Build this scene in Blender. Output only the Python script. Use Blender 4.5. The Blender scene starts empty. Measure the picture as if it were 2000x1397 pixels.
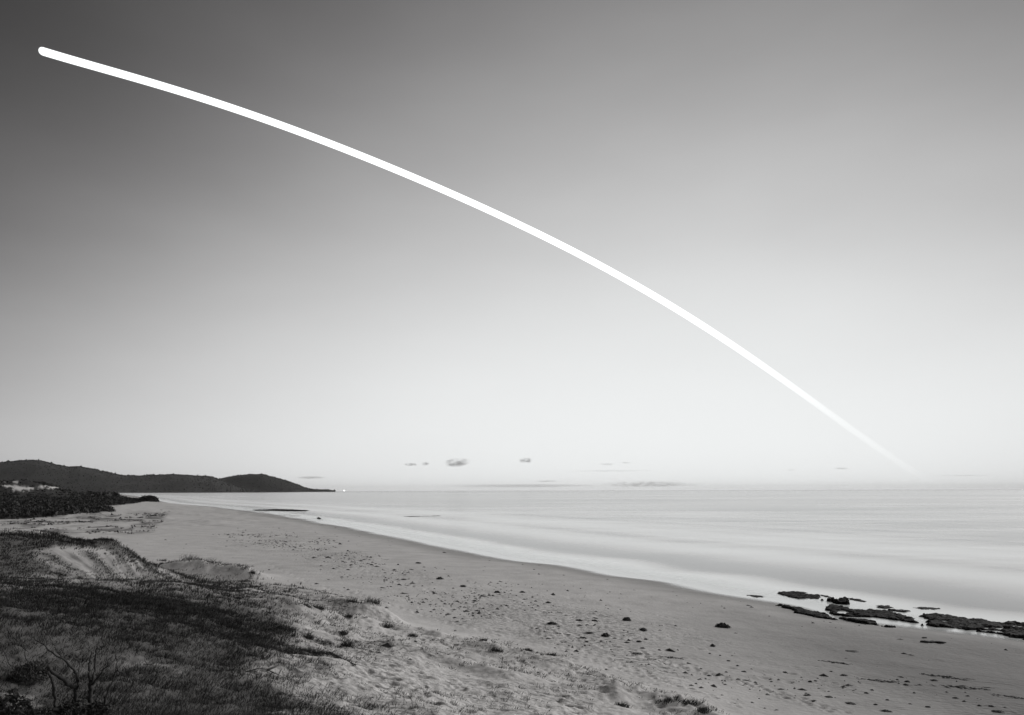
import bpy, bmesh, math
import numpy as np

# ------------------------------------------------------------------ camera, sky, sun
scene = bpy.context.scene
COL = scene.collection
F, CH = 1500.0, 12.0                      # focal length in photo pixels, camera height (m)
ROLL = 0.0025

def vh(u):                                # horizon row in the photograph
    return 958.2 - (np.asarray(u, float) - 1000.0) * ROLL

cam_d = bpy.data.cameras.new('camera')
cam_d.sensor_width = 36.0
cam_d.lens = 36.0 * F / 2000.0
cam_d.shift_y = (958.2 - 698.5) / 2000.0
cam_d.clip_start = 0.2
cam_d.clip_end = 400000.0
cam = bpy.data.objects.new('camera', cam_d)
COL.objects.link(cam)
from mathutils import Matrix, Vector
cam.matrix_world = Matrix.Translation((0, 0, CH)) @ Matrix.Rotation(math.pi / 2, 4, 'X') @ Matrix.Rotation(-ROLL, 4, 'Z')
scene.camera = cam

SUN_EL, SUN_ROT = 30.0, 54.0
world = bpy.data.worlds.new('World')
scene.world = world
world.use_nodes = True
nt = world.node_tree
bg = nt.nodes['Background']
sky = nt.nodes.new('ShaderNodeTexSky')
sky.sky_type = 'NISHITA'
sky.sun_disc = False
sky.sun_elevation = math.radians(SUN_EL)
sky.sun_rotation = math.radians(SUN_ROT)
sky.air_density, sky.dust_density, sky.ozone_density = 2.0, 0.0, 1.0
bw = nt.nodes.new('ShaderNodeRGBToBW')    # black and white film
nt.links.new(sky.outputs[0], bw.inputs[0])

def wm(op, a, b=None):
    n = nt.nodes.new('ShaderNodeMath'); n.operation = op
    for i, x in enumerate((a, b)):
        if x is None: continue
        if isinstance(x, (int, float)): n.inputs[i].default_value = x
        else: nt.links.new(x, n.inputs[i])
    return n.outputs[0]
tco = nt.nodes.new('ShaderNodeTexCoord'); sep = nt.nodes.new('ShaderNodeSeparateXYZ')
nt.links.new(tco.outputs['Generated'], sep.inputs[0])
dx, dz = sep.outputs[0], wm('MAXIMUM', sep.outputs[2], 0.0)
# dusk glow low over the sea, falling off to both sides and overhead
lg = wm('SUBTRACT', 2.72, wm('MULTIPLY', wm('MINIMUM', wm('MULTIPLY', dx, dx), 0.36), 3.9))
lg = wm('SUBTRACT', lg, wm('MULTIPLY', dz, 0.65))
lg = wm('SUBTRACT', lg, wm('MULTIPLY', wm('MULTIPLY', dz, dz), 2.4))
# faint uneven veil of high thin cloud
vmap = nt.nodes.new('ShaderNodeMapping'); vmap.inputs['Scale'].default_value = (1.6, 1.6, 4.5); vmap.inputs['Rotation'].default_value = (0, 0.25, 0)
nt.links.new(tco.outputs['Generated'], vmap.inputs[0])
veil = nt.nodes.new('ShaderNodeTexNoise'); veil.inputs['Scale'].default_value = 2.2; veil.inputs['Detail'].default_value = 4; veil.inputs['Roughness'].default_value = .45
nt.links.new(vmap.outputs[0], veil.inputs['Vector'])
lg = wm('ADD', lg, wm('MULTIPLY', wm('SUBTRACT', veil.outputs[0], 0.5), 0.4))
x = wm('MULTIPLY', wm('POWER', wm('MULTIPLY', bw.outputs[0], 0.1), 3.0), wm('EXPONENT', lg))
x = wm('DIVIDE', x, wm('ADD', x, 1.0))    # film shoulder
tint = nt.nodes.new('ShaderNodeMix'); tint.data_type = 'RGBA'
tint.inputs[6].default_value = (10.3, 10.0, 10.05, 1)
tint.inputs[7].default_value = (9.75, 10.0, 10.0, 1)
nt.links.new(x, tint.inputs[0])
vm = nt.nodes.new('ShaderNodeVectorMath'); vm.operation = 'SCALE'
nt.links.new(tint.outputs[2], vm.inputs[0]); nt.links.new(x, vm.inputs['Scale'])
nt.links.new(vm.outputs[0], bg.inputs[0])
bg.inputs[1].default_value = 0.1

sun_d = bpy.data.lights.new('sun', 'SUN')
sun_d.energy = 2.5
sun_d.angle = math.radians(40)
sun_d.color = (1.0, 0.985, 0.97)
sun = bpy.data.objects.new('sun', sun_d)
COL.objects.link(sun)
az, el = math.radians(SUN_ROT), math.radians(SUN_EL)
sdir = Vector((math.sin(az) * math.cos(el), math.cos(az) * math.cos(el), math.sin(el)))
sun.rotation_euler = (-sdir).to_track_quat('-Z', 'Y').to_euler()

vs = scene.view_settings
vs.view_transform = 'Standard'; vs.look = 'None'; vs.gamma = 1.0; vs.exposure = 0.0
vs.use_curve_mapping = False
scene.cycles.max_bounces = 6
scene.cycles.transparent_max_bounces = 16
scene.cycles.volume_bounces = 1
try:
    scene.cycles.use_denoising = True
except Exception:
    pass

# ------------------------------------------------------------------ helpers
rng = np.random.default_rng(7)

def pix(u, v, Z=0.0):
    u = np.asarray(u, float); v = np.asarray(v, float)
    Y = (CH - Z) * F / (v - vh(u))
    return (u - 1000.0) / F * Y, Y

def pixY(u, v, Y):
    return (u - 1000.0) / F * Y, CH - (v - vh(u)) * Y / F

def to_px(X, Y, Z):
    Ys = np.maximum(Y, 0.5)
    u = 1000.0 + X / Ys * F
    return u, vh(u) + (CH - Z) / Ys * F

def _hash(ix, iy, seed):
    h = (ix.astype(np.int64) * 374761393 + iy.astype(np.int64) * 668265263 + seed * 974634777) & 0xffffffff
    h = ((h ^ (h >> 13)) * 1274126177) & 0xffffffff
    return ((h ^ (h >> 16)) & 0xffff) / 65535.0

def vnoise(x, y, seed=0):
    x = np.asarray(x, float); y = np.asarray(y, float)
    ix, iy = np.floor(x), np.floor(y)
    fx, fy = x - ix, y - iy
    fx = fx * fx * fx * (fx * (fx * 6 - 15) + 10); fy = fy * fy * fy * (fy * (fy * 6 - 15) + 10)
    a = _hash(ix, iy, seed); b = _hash(ix + 1, iy, seed)
    c = _hash(ix, iy + 1, seed); d = _hash(ix + 1, iy + 1, seed)
    return (a + (b - a) * fx) * (1 - fy) + (c + (d - c) * fx) * fy

def fbm(x, y, octv=4, seed=0, gain=0.5):
    s, amp, tot = 0, 1.0, 0
    for k in range(octv):
        s = s + amp * (vnoise(x * 2.03 ** k + 17.3 * k, y * 2.03 ** k - 9.1 * k, seed + k) - 0.5)
        tot += amp; amp *= gain
    return s / tot * 2.0                  # about -1..1

def sstep(a, b, x):
    t = np.clip((x - a) / (b - a), 0, 1)
    return t * t * (3 - 2 * t)

def seg_dist(px, py, pts):
    """distance to a polyline and the parameter (0..1) along it"""
    px = np.asarray(px, float); py = np.asarray(py, float)
    best = np.full(px.shape, 1e18); par = np.zeros(px.shape)
    n = len(pts) - 1
    for i in range(n):
        ax, ay = pts[i]; bx, by = pts[i + 1]
        dx, dy = bx - ax, by - ay
        t = np.clip(((px - ax) * dx + (py - ay) * dy) / (dx * dx + dy * dy + 1e-12), 0, 1)
        d = (px - ax - t * dx) ** 2 + (py - ay - t * dy) ** 2
        m = d < best
        best = np.where(m, d, best); par = np.where(m, (i + t) / n, par)
    return np.sqrt(best), par

def inside(px, py, poly):
    px = np.asarray(px, float); py = np.asarray(py, float)
    c = np.zeros(px.shape, bool)
    n = len(poly)
    for i in range(n):
        x1, y1 = poly[i]; x2, y2 = poly[(i + 1) % n]
        if y1 == y2: continue
        cond = ((y1 > py) != (y2 > py)) & (px < (x2 - x1) * (py - y1) / (y2 - y1) + x1)
        c ^= cond
    return c

def sdf(px, py, poly):                    # positive inside
    d, _ = seg_dist(px, py, list(poly) + [poly[0]])
    return np.where(inside(px, py, poly), d, -d)

def mesh_np(name, co, faces=None, quads=None, tris=None, smooth=True):
    me = bpy.data.meshes.new(name)
    co = np.asarray(co, np.float32)
    me.vertices.add(len(co)); me.vertices.foreach_set('co', co.ravel())
    parts, sizes = [], []
    if quads is not None and len(quads):
        parts.append(np.asarray(quads, np.int32).ravel()); sizes.append(np.full(len(quads), 4, np.int32))
    if tris is not None and len(tris):
        parts.append(np.asarray(tris, np.int32).ravel()); sizes.append(np.full(len(tris), 3, np.int32))
    li = np.concatenate(parts); sz = np.concatenate(sizes)
    me.loops.add(len(li)); me.loops.foreach_set('vertex_index', li)
    me.polygons.add(len(sz))
    st = np.zeros(len(sz), np.int32); st[1:] = np.cumsum(sz)[:-1]
    me.polygons.foreach_set('loop_start', st)
    try: me.polygons.foreach_set('loop_total', sz)
    except Exception: pass
    me.polygons.foreach_set('use_smooth', np.full(len(sz), smooth, bool))
    me.update(calc_edges=True)
    return me

def attr(me, name, vals):
    a = me.attributes.new(name, 'FLOAT', 'POINT')
    a.data.foreach_set('value', np.asarray(vals, np.float32).ravel())

def grid_quads(r, c):
    i = np.arange(r * c).reshape(r, c)
    return np.stack([i[:-1, :-1], i[:-1, 1:], i[1:, 1:], i[1:, :-1]], -1).reshape(-1, 4)

def link(name, me, mat=None, parent=None, label=None, cat=None, group=None, kind=None, loc=None):
    o = bpy.data.objects.new(name, me)
    COL.objects.link(o)
    if mat is not None and me is not None and len(me.materials) == 0: me.materials.append(mat)
    if parent is not None: o.parent = parent
    if loc is not None: o.location = loc
    for k, val in (('label', label), ('category', cat), ('group', group), ('kind', kind)):
        if val: o[k] = val
    return o

def tube(path, rad, n=8, cap=True):
    """swept tube through 3-D points; returns co, quads, tris"""
    P = np.asarray(path, float); R = np.broadcast_to(np.asarray(rad, float), (len(P),))
    T = np.gradient(P, axis=0); T /= np.linalg.norm(T, axis=1)[:, None] + 1e-12
    up = np.array([0.31, 0.2, 0.93]); co = []
    for p, t, r in zip(P, T, R):
        a = np.cross(t, up); a /= np.linalg.norm(a) + 1e-12; b = np.cross(t, a)
        ang = np.arange(n) * 2 * math.pi / n
        co.append(p + r * (np.cos(ang)[:, None] * a + np.sin(ang)[:, None] * b))
    co = np.concatenate(co); q = []
    for i in range(len(P) - 1):
        for k in range(n):
            q.append((i * n + k, i * n + (k + 1) % n, (i + 1) * n + (k + 1) % n, (i + 1) * n + k))
    tr = []
    if cap:
        m = len(co); co = np.concatenate([co, P[:1], P[-1:]])
        for k in range(n):
            tr.append((m, (k + 1) % n, k)); e = (len(P) - 1) * n
            tr.append((m + 1, e + k, e + (k + 1) % n))
    return co, q, tr

def merge(parts):
    C, Q, T, off = [], [], [], 0
    for co, q, t in parts:
        C.append(np.asarray(co, float))
        if len(q): Q.append(np.asarray(q) + off)
        if len(t): T.append(np.asarray(t) + off)
        off += len(co)
    return np.concatenate(C), (np.concatenate(Q) if Q else []), (np.concatenate(T) if T else [])

# ------------------------------------------------------------------ materials
def new_mat(name):
    m = bpy.data.materials.new(name); m.use_nodes = True
    n = m.node_tree.nodes; p = n['Principled BSDF']
    return m, n, m.node_tree.links, p

def g(v, a=1.0): return (v * 1.02, v, v * 0.99, a)

def ramp(n, pos_cols):
    r = n.new('ShaderNodeValToRGB'); e = r.color_ramp.elements
    e[0].position, e[0].color = pos_cols[0]; e[1].position, e[1].color = pos_cols[-1]
    for p, c in pos_cols[1:-1]:
        k = e.new(p); k.color = c
    return r

def noisy(name, lo, hi, scale, rough=0.9, bump=0.0, bscale=None, detail=6, coord='Object'):
    m, n, l, p = new_mat(name)
    tc = n.new('ShaderNodeTexCoord')
    t = n.new('ShaderNodeTexNoise'); t.inputs['Scale'].default_value = scale; t.inputs['Detail'].default_value = detail
    l.new(tc.outputs[coord], t.inputs['Vector'])
    r = ramp(n, [(0.3, g(lo)), (0.7, g(hi))])
    l.new(t.outputs[0], r.inputs[0]); l.new(r.outputs[0], p.inputs['Base Color'])
    p.inputs['Roughness'].default_value = rough
    p.inputs['Specular IOR Level'].default_value = 0.25
    if bump:
        t2 = n.new('ShaderNodeTexNoise'); t2.inputs['Scale'].default_value = bscale or scale * 4; t2.inputs['Detail'].default_value = 5
        l.new(tc.outputs[coord], t2.inputs['Vector'])
        b = n.new('ShaderNodeBump'); b.inputs['Strength'].default_value = 0.8; b.inputs['Distance'].default_value = bump
        l.new(t2.outputs[0], b.inputs['Height']); l.new(b.outputs[0], p.inputs['Normal'])
    return m

def sand_material():
    m, n, l, p = new_mat('sand')
    tc = n.new('ShaderNodeTexCoord')
    def noise(s, d=6, sc=None):
        t = n.new('ShaderNodeTexNoise'); t.inputs['Scale'].default_value = s; t.inputs['Detail'].default_value = d
        if sc:
            mp = n.new('ShaderNodeMapping'); mp.inputs['Scale'].default_value = sc
            l.new(tc.outputs['Object'], mp.inputs['Vector']); l.new(mp.outputs[0], t.inputs['Vector'])
        else: l.new(tc.outputs['Object'], t.inputs['Vector'])
        return t
    def at(nm):
        a = n.new('ShaderNodeAttribute'); a.attribute_name = nm; return a.outputs['Fac']
    def mix(f, a, b):
        k = n.new('ShaderNodeMix'); k.data_type = 'RGBA'
        l.new(f, k.inputs[0])
        for i, x_ in ((6, a), (7, b)):
            if isinstance(x_, tuple): k.inputs[i].default_value = x_
            else: l.new(x_, k.inputs[i])
        return k.outputs[2]
    def math_(op, a, b):
        k = n.new('ShaderNodeMath'); k.operation = op; k.use_clamp = True
        for i, x_ in enumerate((a, b)):
            if isinstance(x_, float): k.inputs[i].default_value = x_
            else: l.new(x_, k.inputs[i])
        return k.outputs[0]
    dry = ramp(n, [(0.30, g(0.46)), (0.52, g(0.53)), (0.75, g(0.59))])
    l.new(noise(0.35, 8).outputs[0], dry.inputs[0])
    wetc = ramp(n, [(0.3, g(0.18)), (0.7, g(0.25))])
    l.new(noise(0.12, 4, (1.0, 0.35, 1)).outputs[0], wetc.inputs[0])
    c = mix(at('wet'), dry.outputs[0], wetc.outputs[0])
    lit = ramp(n, [(0.35, g(0.025)), (0.6, g(0.05)), (0.8, g(0.11))])
    l.new(noise(5.0, 8).outputs[0], lit.inputs[0])
    vf = math_('MULTIPLY', at('veg'), 1.0)
    c = mix(vf, c, lit.outputs[0])
    # fine wrack specks; they also paint the shade in small pocks
    sp = n.new('ShaderNodeTexNoise'); sp.inputs['Scale'].default_value = 3.4; sp.inputs['Detail'].default_value = 5; sp.inputs['Roughness'].default_value = .65
    mp = n.new('ShaderNodeMapping'); mp.inputs['Scale'].default_value = (0.55, 1.0, 1); l.new(tc.outputs['Object'], mp.inputs['Vector']); l.new(mp.outputs[0], sp.inputs['Vector'])
    spr = ramp(n, [(0.50, (0, 0, 0, 1)), (0.66, (1, 1, 1, 1))]); l.new(sp.outputs[0], spr.inputs[0])
    c = mix(math_('MULTIPLY', spr.outputs[0], at('speck')), c, g(0.11))
    l.new(c, p.inputs['Base Color'])
    p.inputs['Roughness'].default_value = 0.95
    p.inputs['Specular IOR Level'].default_value = 0.15
    b1 = n.new('ShaderNodeBump'); b1.inputs['Strength'].default_value = 0.6; b1.inputs['Distance'].default_value = 0.11
    l.new(noise(3.0, 8).outputs[0], b1.inputs['Height'])
    wv = n.new('ShaderNodeTexWave'); wv.inputs['Scale'].default_value = 1.1; wv.inputs['Distortion'].default_value = 5.0; wv.inputs['Detail'].default_value = 3; wv.inputs['Detail Scale'].default_value = 0.6
    mr = n.new('ShaderNodeMapping'); mr.inputs['Rotation'].default_value = (0, 0, 1.25); l.new(tc.outputs['Object'], mr.inputs['Vector']); l.new(mr.outputs[0], wv.inputs['Vector'])
    b3 = n.new('ShaderNodeBump'); b3.inputs['Distance'].default_value = 0.22      # trodden, churned sand
    l.new(at('speck'), b3.inputs['Strength']); l.new(noise(1.5, 3).outputs[0], b3.inputs['Height']); l.new(b1.outputs[0], b3.inputs['Normal'])
    b1 = b3
    b2 = n.new('ShaderNodeBump'); b2.inputs['Distance'].default_value = 0.03
    l.new(at('ripple'), b2.inputs['Strength']); l.new(wv.outputs[0], b2.inputs['Height']); l.new(b1.outputs[0], b2.inputs['Normal'])
    l.new(b2.outputs[0], p.inputs['Normal'])
    return m

def sea_material():
    m, n, l, p = new_mat('sea_water')
    a = n.new('ShaderNodeAttribute'); a.attribute_name = 'foam'
    r = ramp(n, [(0.0, g(0.09)), (0.35, g(0.46)), (1.0, (0.90, 0.92, 0.92, 1))])
    l.new(a.outputs['Fac'], r.inputs[0]); l.new(r.outputs[0], p.inputs['Base Color'])
    p.inputs['Roughness'].default_value = 0.17
    p.inputs['IOR'].default_value = 1.33
    return m

def leaf_mat(name, lo, hi, scale):
    m = noisy(name, lo, hi, scale, 0.75)
    return m

M_SAND = sand_material()
M_SEA = sea_material()
M_GRASS = leaf_mat('marram_grass', 0.016, 0.044, 0.7)
M_SPRIG = leaf_mat('dune_sprigs', 0.045, 0.10, 0.9)
M_SCRUB = leaf_mat('heath_leaves', 0.02, 0.05, 0.05)
M_BUSH = leaf_mat('shrub_leaves', 0.03, 0.075, 3.0)
M_FOREST = leaf_mat('forest', 0.02, 0.045, 0.004)
M_HILL = noisy('hill_soil', 0.02, 0.04, 0.003, 0.95)
M_ROCK = noisy('dark_wet_rock', 0.005, 0.016, 2.2, 0.8, 0.12, 5.0)
M_ROCK.node_tree.nodes['Principled BSDF'].inputs['Specular IOR Level'].default_value = 0.08
M_KELP = noisy('dried_kelp', 0.015, 0.05, 9.0, 0.7, 0.02, 30.0)
M_SCRAP = noisy('dry_weed_scraps', 0.04, 0.14, 1.5, 0.85)
M_BARK = noisy('grey_bark', 0.025, 0.08, 14.0, 0.9, 0.01, 60.0)
M_WOOD = noisy('weathered_driftwood', 0.06, 0.12, 8.0, 0.9, 0.01, 40.0)
M_HULL = noisy('boat_paint', 0.25, 0.4, 0.3, 0.6)

# ------------------------------------------------------------------ shoreline and ground height
SHORE_PX = [(2000,1250),(1900,1237),(1800,1225),(1700,1215),(1640,1207),(1600,1192),(1560,1183),(1500,1172),(1450,1166),(1400,1158),
            (1350,1146),(1300,1136),(1200,1125),(1150,1113),(1100,1104),(1030,1098),(960,1087),(900,1074),(850,1065),(800,1053),
            (760,1046),(690,1031),(620,1020),(560,1009),(500,1000.5),(430,991),(380,987),(335,983.5),(312,979),(290,973.5),(262,968.5),
            (235,965.5),(216,963.4),(236,962.6),(300,962),(430,961.6),(470,961.3)]
shore = [(150,-200),(105,-80),(74,0),(54,40)] + [tuple(float(k) for k in pix(u, v, 0.0)) for u, v in SHORE_PX]
land = shore + [(-2600, 7600), (-14000, 7600), (-14000, -200)]

def shore_d(X, Y):                        # positive on land, negative offshore
    d, _ = seg_dist(X, Y, shore)
    return np.where(inside(X, Y, land), d, -d)

CTRL_PX = [ # u, v, ground height
 (0,1397,7.7),(200,1397,7.5),(500,1397,6.9),(750,1397,6.0),(1000,1397,4.8),(1200,1397,3.9),(1330,1397,3.3),(1420,1397,2.7),
 (-300,1400,8.3),(-300,1250,8.8),(-300,1150,8.6),(-300,1050,8.6),
 (0,1250,8.2),(200,1300,7.5),(350,1300,7.2),(250,1200,7.6),(400,1230,6.8),(500,1250,6.1),(500,1320,6.5),(600,1200,4.9),(650,1250,4.9),
 (750,1300,4.7),(640,1330,5.9),(900,1300,3.7),(900,1350,4.5),(1000,1340,3.9),(1100,1340,3.4),(850,1240,3.3),(760,1225,3.4),(700,1205,3.7),
 (500,1160,5.2),(400,1148,6.2),(330,1137,6.8),(180,1137,7.5),(0,1147,8.0),
 (330,1130,3.6),(230,1131,4.6),(100,1131,5.8),(0,1131,6.4),(250,1115,4.9),(100,1100,6.6),
 (0,1044,8.2),(100,1049,8.0),(170,1056,7.7),(215,1066,7.2),(245,1090,6.0),(290,1108,4.8),(340,1120,3.7),(440,1142,2.7),
 (560,1143,2.4),(640,1146,2.4),(700,1165,2.6),(600,1165,3.2),(560,1155,3.6),
 (1330,1362,2.8),(1270,1352,2.7),(1150,1300,2.4),(1030,1270,2.5),(950,1252,2.5),(870,1228,2.5),(800,1205,2.4),
 (1500,1397,2.3),(1700,1397,2.0),(2000,1397,1.7),(1400,1330,2.1),(1600,1330,1.7),(1900,1330,1.3),(1400,1260,1.6),(1600,1260,1.1),(1800,1270,0.9),
 (1250,1250,2.0),(1000,1200,2.1),(1200,1180,1.3),(1000,1150,1.6),(850,1150,2.1),(700,1100,1.9),(850,1100,1.2),(600,1060,1.8),(700,1060,1.1),
 (500,1030,1.8),(450,1060,2.2),(350,1000,2.2),(420,1005,1.8),(300,1060,2.6),(300,1030,2.6),(200,1020,3.0),(0,1030,3.6),(100,1026,3.3),(250,1075,2.8),
 (0,1012,4.0),(150,1005,3.6),(215,1002,3.2),(100,995,4.5),(0,990,5.2),(200,990,4.2),(255,985,3.8),(300,983,3.4),(150,975,5.6),(250,976,4.8),(60,966,7.0),(0,964,8.0),
 (-300,1000,5.0),(-300,970,8.0)]
ctrl = []
for u, v, z in CTRL_PX:
    X_, Y_ = pix(u, v, z); ctrl.append((float(X_), float(Y_), z))
ctrl += [(0,0,10.3),(-5,7,9.4),(2,8,9.0),(-12,4,10),(4,14,6.8),(10,8,6.5),(14,20,3.6),(20,8,3.4),(32,14,2.0),(40,30,1.4),(0,-20,10),(-30,-20,10),(20,-20,4.5),(45,-20,2.0),
         (-40,10,9.5),(-90,20,9),(-200,50,9),(-33,80,2.8),(-42,74,3.4),(-60,90,3.4),(-30,72,3.0),
         (-1500,2000,4),(-900,1500,4),(-3000,3000,6),(-2500,5200,4),(-1500,1000,8),(-700,900,5),(-3200,6800,5)]
ctrl = np.array(ctrl)

def wq(X, Y):
    s = np.maximum(Y, -60) + 75.0
    return np.stack([X / s * 1.6, np.log(s) * 1.0], -1)
_Q = wq(ctrl[:, 0], ctrl[:, 1])
_EPS = 0.02
def _ker(A, B):
    d = A[:, None, :] - B[None, :, :]
    return np.sqrt((d * d).sum(-1) + _EPS ** 2)
_n = len(ctrl)
_A = np.zeros((_n + 3, _n + 3)); _A[:_n, :_n] = _ker(_Q, _Q) - np.eye(_n) * 1e-4
_P = np.concatenate([np.ones((_n, 1)), _Q], 1)
_A[:_n, _n:] = _P; _A[_n:, :_n] = _P.T
_W = np.linalg.solve(_A, np.concatenate([ctrl[:, 2], np.zeros(3)]))

def rbf(X, Y):
    X = np.asarray(X, float); Y = np.asarray(Y, float)
    sh = X.shape; Q = wq(X.ravel(), Y.ravel()); out = np.empty(len(Q))
    for i in range(0, len(Q), 20000):
        q = Q[i:i + 20000]
        out[i:i + 20000] = _ker(q, _Q) @ _W[:_n] + _W[_n] + q @ _W[_n + 1:]
    return out.reshape(sh)

def ridge(pts):                           # (u, v, z) crest -> world polyline
    return [tuple(float(k) for k in pix(u, v, z)) for u, v, z in pts]
SPIT = ridge([(300,1092,3.3),(345,1088,3.9),(385,1085,4.2),(425,1095,3.9),(465,1108,3.4),(490,1122,3.0),(498,1134,2.5)])
KNOLL = ridge([(540,1148,3.3),(620,1152,3.6),(690,1167,4.2),(735,1179,4.4)])
CREST = ridge([(560,1188,5.2),(640,1203,4.5),(700,1215,4.0),(760,1226,3.6),(840,1246,3.1),(960,1272,2.9),(1040,1285,2.8),(1110,1305,2.9),(1200,1335,3.1)])
MOUND = ridge([(1230,1362,3.4),(1300,1364,3.5),(1350,1378,3.5),(1385,1397,3.5)])
LEFTCREST = ridge([(190,1057,7.5),(215,1065,7.2),(245,1089,6.0),(290,1107,4.8),(340,1119,3.7),(420,1136,2.9)])
CREST2 = ridge([(500,1168,5.3),(580,1198,5.0),(660,1228,4.7),(760,1262,4.2),(880,1292,3.8),(1000,1330,3.7)])
HILLOCK = (-446.0, 700.0)

def dune_amount(X, Y, d):
    return sstep(2.6, 3.4, rbf(X, Y))

def ground(X, Y, detail=True):
    X = np.asarray(X, float); Y = np.asarray(Y, float)
    Z = rbf(X, Y)
    base = Z.copy()
    d = shore_d(X, Y)
    if detail:
        dd, t = seg_dist(X, Y, SPIT);  Z = Z + 1.5 * np.sin(np.clip(t, 0.02, .98) * math.pi) ** .6 * np.exp(-(dd / 2.4) ** 1.6) * (1 + .3 * fbm(X / 2, Y / 2, 3, 3))
        dd, t = seg_dist(X, Y, KNOLL); Z = Z + .85 * (0.35 + .65 * t) * np.exp(-(dd / 1.7) ** 3.0) * (1 + .3 * fbm(X / 1.2, Y / 1.2, 3, 4))
        dd, t = seg_dist(X, Y, CREST); Z = Z + 0.35 * np.exp(-(dd / 1.3) ** 2) * (1 + .8 * fbm(X / 1.5, Y / 1.5, 3, 5))
        dd, t = seg_dist(X, Y, CREST2); Z = Z + 0.22 * np.exp(-(dd / .9) ** 2) * (1 + .9 * fbm(X / 1.5, Y / 1.5, 3, 7))
        dd, t = seg_dist(X, Y, MOUND); Z = Z + 0.5 * np.exp(-(dd / 1.3) ** 2) * (1 + .5 * fbm(X, Y, 3, 6))
    hx, hy = HILLOCK
    Z = Z + 15.5 * np.exp(-((X - hx) / 30) ** 2 - ((Y - hy) / 55) ** 2) * (1 + .25 * fbm(X / 22, Y / 22, 4, 8)) \
          + 7.0 * np.exp(-((X - hx + 60) / 40) ** 2 - ((Y - hy + 20) / 60) ** 2)
    # beach profile at the water's edge
    prof = np.where(d > 0, 0.055 * d, np.maximum(0.045 * d, -4.0))
    wdt = np.clip(6 + 0.06 * np.maximum(Y, 0), 6, 60)
    f = sstep(0.15, 1.0, d / wdt)
    Z = prof * (1 - f) + np.maximum(Z, 0.3) * f
    if detail:
        dn = sstep(2.5, 3.6, base) * f
        far = np.clip(60.0 / np.maximum(Y, 60.0), 0.05, 1)
        Z = Z + dn * (0.26 * fbm(X / 4.5, Y / 4.5, 3, 11) + far * (0.17 * fbm(X / 1.3, Y / 1.3, 4, 21, .6) + 0.06 * np.abs(fbm(X / .45, Y / .45, 2, 31))))
        bch = f * (1 - dn)
        Z = Z + bch * (0.10 * fbm(X / 7, Y / 7, 3, 41) + far * 0.035 * fbm(X / 1.0, Y / 1.0, 3, 51))
        # far sand flats with low hummocks in front of the heath
        fl = sstep(150, 230, Y) * sstep(-60, -100, X) * sstep(520, 420, Y)
        Z = Z + fl * 1.3 * np.maximum(0, fbm(X / 16, Y / 16, 4, 61)) 
    return Z, d, base

# ------------------------------------------------------------------ vegetation masks (evaluated for points on the ground)
def soft(u, v, poly, w):
    return sstep(-w, w, sdf(u, v, poly))
P_LEFTTOP = [(-400,1035),(0,1040),(150,1044),(215,1058),(258,1092),(238,1093),(200,1073),(110,1068),(60,1080),(95,1100),(110,1122),(0,1133),(-400,1140)]
P_NEAR = [(-400,1142),(0,1142),(180,1133),(330,1135),(480,1160),(545,1190),(575,1235),(540,1275),(480,1305),(540,1340),(650,1385),(760,1450),(500,1800),(-600,1800)]
P_MID = [(400,1140),(480,1150),(620,1195),(700,1260),(640,1300),(600,1340),(760,1390),(900,1500),(300,1500),(300,1150)]
P_SLOPE = [(420,1138),(700,1160),(750,1190),(790,1228),(950,1250),(1080,1275),(1180,1315),(1290,1350),(1400,1397),(1450,1500),(600,1500),(420,1250)]
P_FACE = [(60,1070),(200,1075),(260,1100),(340,1120),(470,1142),(330,1137),(0,1138),(0,1110)]
P_HEATH = [(-600,955),(0,955),(70,960),(118,958),(150,967),(200,969),(250,972),(292,977),(258,984),(205,989),(222,999),(150,1003),(110,1008),(60,1013),(0,1015),(-600,1020)]
P_WRACK = [(470,1045),(640,1055),(700,1085),(800,1110),(1000,1150),(1100,1180),(1300,1220),(1500,1290),(1800,1330),(2050,1390),(2050,1500),(1500,1420),(1350,1340),(1150,1275),(950,1235),(830,1200),(700,1130),(560,1085),(430,1062)]
P_FLAT = [(150,1006),(330,1000),(300,1040),(150,1046),(0,1042),(0,1018)]

def grass_density(X, Y, Z):
    u, v = to_px(X, Y, Z)
    n1 = fbm(X / 2.6, Y / 2.6, 4, 71); n2 = fbm(X / .8, Y / .8, 3, 72)
    d = np.maximum(soft(u, v, P_LEFTTOP, 9), 0)
    near = soft(u, v, P_NEAR, 40)
    d = np.maximum(d, near * sstep(-1.1, -.35, n1 + .7 * n2 + 0.2 * (near - .5)))
    d = np.maximum(d, .7 * soft(u, v, P_MID, 55) * sstep(-.35, .4, n1 + .6 * n2))
    dd, t = seg_dist(X, Y, LEFTCREST); d = np.maximum(d, sstep(2.2, .6, dd) * sstep(-.6, 0, n1 + .5 * n2))
    d = np.maximum(d, .85 * soft(u, v, P_FACE, 14) * sstep(-.35, .35, fbm(X / 3.5, Y / 1.6, 4, 73) + .3 * n2))
    return d * (Y > 3)

def sprig_density(X, Y, Z):
    u, v = to_px(X, Y, Z)
    n1 = fbm(X / 2.2, Y / 2.2, 4, 81)
    d = soft(u, v, P_SLOPE, 10) * sstep(-.25, .5, n1)
    d = np.maximum(d, .75 * soft(u, v, P_FACE, 8) * sstep(-.5, .2, n1))
    for line, w in ((CREST, 0.5), (CREST2, 0.45), (MOUND, 0.9), (KNOLL, 0.6), (SPIT, 0.8)):
        dd, t = seg_dist(X, Y, line); d = np.maximum(d, 1.0 * sstep(w, w * .3, dd) * sstep(-.5, .1, n1 + (.35 if line is not CREST else -.1)))
    return d * (Y > 5)

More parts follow.
